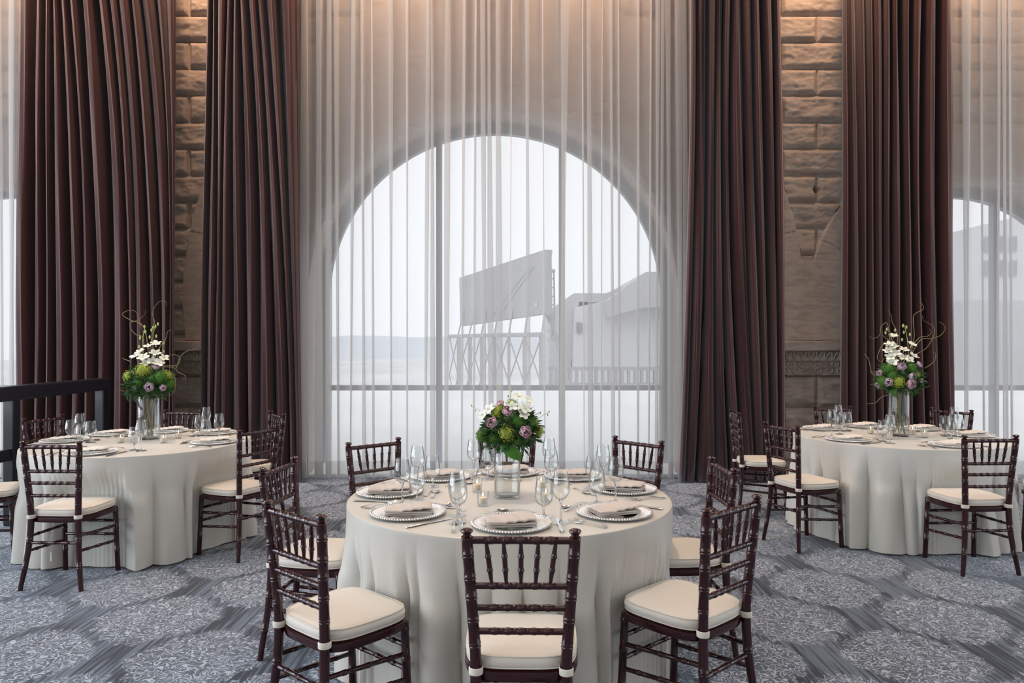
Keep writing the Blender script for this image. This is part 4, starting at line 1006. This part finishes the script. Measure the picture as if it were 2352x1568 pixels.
def stems(t, loc, lines, mat, name, r=.0012):
    for pts in lines:
        P = spline([loc(*p) for p in pts]); n = len(P)
        obj(name, MB().tube(P, [r * (1.2 - .9 * i / n) for i in range(n)], 6).mesh(name, mat), t)
def budstem(t, loc, pts, buds, r=.0011, bs=.006):
    P = spline([loc(*p) for p in pts]); st_ = obj('orchid_stem', MB().tube(P, r, 5).mesh('orchid_stem', BUD), t)
    for u, v, dy in buds:
        p = loc(u, v, dy); obj('bud', MB().ball(tuple(p), bs, 7, 6, (.7, .7, 1.3)).mesh('bud', BUD), st_)
budstem(t, loc, [(1168, 935, 0), (1172, 915, 0), (1175, 898, 0)], [(1167, 909, 0), (1175, 896, 0)])
budstem(t, loc, [(1125, 965, -.02), (1105, 945, -.02), (1084, 932, -.02)], [(1083, 931, -.02), (1092, 942, -.02)], bs=.005)
budstem(t, loc, [(1225, 975, -.02), (1240, 958, -.02), (1262, 945, -.02)], [(1261, 945, -.02), (1241, 948, -.02), (1258, 952, -.02)], bs=.005)
lm = leaf_mesh([loc(1150, 1022, -.085), loc(1165, 1032, -.10), loc(1180, 1040, -.105), loc(1190, 1048, -.10), loc(1195, 1058, -.09)], .030)
o = obj('leaf', lm.mesh('leaf', LEAFM, True, 70), t)
lm = leaf_mesh([loc(1215, 965, .0), loc(1222, 955, -.02), loc(1218, 946, -.03)], .018); obj('leaf', lm.mesh('leaf', LEAFM, True, 70), t)

bzl = CH - (880 - HZ) * ly_ / F - TOP; bxl = (342 - 1176) * ly_ / F - lx_
t, loc = arrangement('L', 'tall arrangement with white orchids and curly willow on the left table', lx_, ly_, 0, [
    ('rose', P0, 343, 888, -.16, 1.25), ('rose', P1, 311, 893, -.12, .85), ('rose', P0, 374, 890, -.14, .9), ('rose', P1, 358, 843, -.07, 1.1), ('rose', P0, 306, 855, -.06, .7),
    ('hydrangea', H0, 328, 850, -.11, 1.6), ('hydrangea', H1, 297, 864, -.06, 1.4), ('hydrangea', H1, 384, 862, -.06, 1.1), ('hydrangea', H0, 345, 855, .1, 1.4),
    ('dianthus', DI, 368, 866, -.12, 1.7), ('dianthus', DI, 350, 872, -.13, 1.3), ('dianthus', DI, 390, 880, -.06, 1.3), ('dianthus', DI, 320, 880, -.13, 1.2), ('dianthus', DI, 300, 888, -.06, 1.2),
    ('orchid', O0, 312, 818, -.05, 1.5), ('orchid', O1, 330, 822, -.07, 1.6), ('orchid', O0, 322, 808, -.02, 1.3), ('orchid', O1, 339, 796, -.02, 1.1), ('orchid', O0, 358, 790, -.02, 1.4), ('orchid', O1, 357, 812, -.04, 1.5), ('orchid', O0, 350, 830, -.06, 1.5), ('orchid', O1, 377, 823, -.03, 1.3), ('orchid', O0, 366, 834, -.07, 1.3), ('orchid', O1, 336, 834, -.08, 1.4)],
    (bxl, bzl), .185, 26, rs)
budstem(t, loc, [(338, 850, 0), (327, 800, 0), (332, 750, 0)], [(332, 750, 0), (334, 762, -.01), (322, 776, 0), (320, 796, 0), (344, 774, 0)], .0022, .011)
budstem(t, loc, [(342, 850, 0), (346, 790, .01), (358, 745, .0)], [(363, 744, 0), (357, 750, 0), (348, 758, 0), (359, 772, 0), (352, 752, 0)], .0022, .011)
budstem(t, loc, [(360, 840, 0), (366, 800, 0), (376, 786, 0)], [(376, 788, 0), (376, 807, 0)], .002, .010)
stems(t, loc, [[(345, 850, 0), (336, 770, .02), (325, 745, .03), (300, 735, .03), (281, 722, .02), (295, 713, .0), (312, 716, .0), (320, 738, .0), (330, 768, .0)],
    [(352, 850, .02), (350, 760, .0), (355, 740, .0), (350, 720, .0), (356, 703, .0), (368, 692, .0), (380, 692, .0), (383, 702, .0)],
    [(325, 850, .04), (330, 780, .05), (312, 768, .05), (301, 755, .05), (300, 742, .05), (318, 734, .05), (332, 722, .04), (334, 711, .04)],
    [(372, 850, .03), (375, 800, .04), (383, 770, .05), (386, 760, .05), (396, 757, .05)],
    [(378, 840, -.02), (395, 840, -.03), (408, 838, -.03), (414, 825, -.03), (405, 815, -.03), (385, 816, -.03)],
    [(378, 842, .02), (400, 845, .0), (410, 855, .0), (424, 862, .0), (425, 872, .0), (418, 866, 0)],
    [(405, 845, -.02), (415, 818, -.02), (430, 806, -.02), (452, 800, -.02), (457, 792, -.02)],
    [(385, 870, -.06), (398, 860, -.07), (403, 880, -.07), (398, 903, -.06), (380, 908, -.06)],
    [(300, 830, .0), (285, 824, .02), (281, 822, .02)], [(300, 895, -.1), (285, 898, -.12), (274, 895, -.12)]], WILLOW, 'willow_branch', .0030)
for k_ in range(12):
    a = rs.uniform(0, 6.28); r = rs.uniform(.01, .05); b_ = rs.uniform(0, 6.28)
    P = spline([(r * math.cos(a), r * math.sin(a), .38), (.4 * r * math.cos(b_), .4 * r * math.sin(b_), .24), (r * math.cos(a + 2.6), r * math.sin(a + 2.6), .1), (1.1 * r * math.cos(a + 3), 1.1 * r * math.sin(a + 3), .022)])
    obj('stem', MB().tube(P, rs.uniform(.002, .004), 6).mesh('stem', STEM if k_ % 2 else WILLOW), t)

bzr = CH - (868 - HZ) * ry_ / F - TOP; bxr = (2068 - 1176) * ry_ / F - rx_
t, loc = arrangement('R', 'tall arrangement with white orchids, roses and curly willow on the right table', rx_, ry_, 0, [
    ('rose', P0, 2041, 877, -.16, 1.2), ('rose', R0, 2091, 881, -.17, 1.4), ('rose', P1, 2094, 865, -.16, 1.1), ('rose', P1, 2070, 843, -.12, 1.3), ('rose', P0, 2021, 857, -.08, .95), ('rose', P1, 2109, 838, -.07, 1.0), ('rose', P0, 2018, 883, -.09, .9), ('rose', P1, 2114, 873, -.1, .8),
    ('hydrangea', H0, 2064, 877, -.17, 1.2), ('hydrangea', H1, 2104, 862, -.1, 1.0), ('hydrangea', H0, 2068, 850, .1, 1.4),
    ('dianthus', DI, 2027, 876, -.12, 1.5), ('dianthus', DI, 2092, 845, -.11, 1.5), ('dianthus', DI, 2040, 848, -.10, 1.7), ('dianthus', DI, 2050, 862, -.14, 1.3), ('dianthus', DI, 2112, 885, -.05, 1.2),
    ('orchid', O0, 2043, 792, -.02, 1.4), ('orchid', O1, 2052, 797, -.03, 1.4), ('orchid', O0, 2040, 806, -.03, 1.4), ('orchid', O1, 2057, 812, -.05, 1.5), ('orchid', O0, 2046, 820, -.06, 1.5), ('orchid', O1, 2050, 832, -.08, 1.5), ('orchid', O0, 2076, 804, -.03, 1.4), ('orchid', O1, 2094, 792, -.02, 1.4), ('orchid', O0, 2073, 822, -.06, 1.5), ('orchid', O1, 2086, 826, -.07, 1.5), ('orchid', O0, 2098, 818, -.04, 1.4), ('orchid', O1, 2052, 772, .0, 1.2)],
    (bxr, bzr), .185, 26, rs)
budstem(t, loc, [(2060, 830, 0), (2052, 790, 0), (2040, 757, 0)], [(2037, 756, 0), (2034, 764, 0), (2056, 758, 0), (2045, 770, 0)], .0022, .011)
budstem(t, loc, [(2088, 820, 0), (2084, 780, .0), (2078, 750, .0), (2074, 744, 0)], [(2082, 751, 0), (2074, 748, 0), (2076, 763, 0), (2090, 768, 0), (2072, 780, 0)], .0022, .011)
stems(t, loc, [[(2096, 800, 0), (2100, 770, .0), (2098, 740, .0), (2100, 722, .0), (2118, 712, .0), (2121, 705, 0), (2115, 692, .0), (2115, 682, .0)],
    [(2085, 820, .02), (2120, 805, .0), (2138, 785, .0), (2147, 760, .0), (2140, 746, .0), (2122, 736, .0), (2119, 724, .0)],
    [(2095, 810, .02), (2115, 780, .03), (2140, 777, .03), (2160, 770, .03), (2171, 755, .03), (2167, 745, .03), (2157, 739, .03)],
    [(2090, 800, .0), (2112, 775, -.02), (2130, 772, -.02), (2139, 762, -.02), (2134, 755, -.02)],
    [(2056, 830, .0), (2062, 770, .02), (2050, 742, .02), (2047, 725, .02), (2040, 713, .02)],
    [(2046, 800, .0), (2042, 760, .0), (2036, 741, .0), (2024, 750, .0), (2020, 770, .0), (2005, 777, .0), (1995, 770, .0)],
    [(2060, 790, .03), (2040, 780, .03), (2028, 770, .03), (2026, 757, .03)],
    [(2045, 795, -.05), (2028, 792, -.06), (2015, 820, -.07), (2025, 830, -.07), (2035, 815, -.07)],
    [(2022, 860, -.06), (2004, 858, -.05), (1995, 825, -.04), (1986, 813, -.04), (1988, 817, -.04)],
    [(2125, 845, -.02), (2145, 830, -.02), (2149, 812, -.02), (2138, 808, -.02)],
    [(2052, 903, -.1), (2025, 912, -.12), (2010, 925, -.13), (1992, 927, -.13)],
    [(2080, 812, -.09), (2076, 830, -.12), (2060, 850, -.15), (2046, 858, -.16)]], WILLOW, 'willow_branch', .0030)
lm = leaf_mesh([loc(2058, 890, -.1), loc(2052, 900, -.11), loc(2056, 912, -.10)], .03); obj('leaf', lm.mesh('leaf', LEAFM, True, 70), t)
for k_ in range(7):
    a = 6.28 * k_ / 7 + .4; r = .045; P = spline([(.6 * r * math.cos(a), .6 * r * math.sin(a), .38), (.35 * r * math.cos(a + 1), .35 * r * math.sin(a + 1), .25), (.6 * r * math.cos(a + 2.6), .6 * r * math.sin(a + 2.6), .12), (1.1 * r * math.cos(a + 3), 1.1 * r * math.sin(a + 3), .022)])
    obj('stem', MB().tube(P, rs.uniform(.003, .005), 6).mesh('stem', STEM), t)
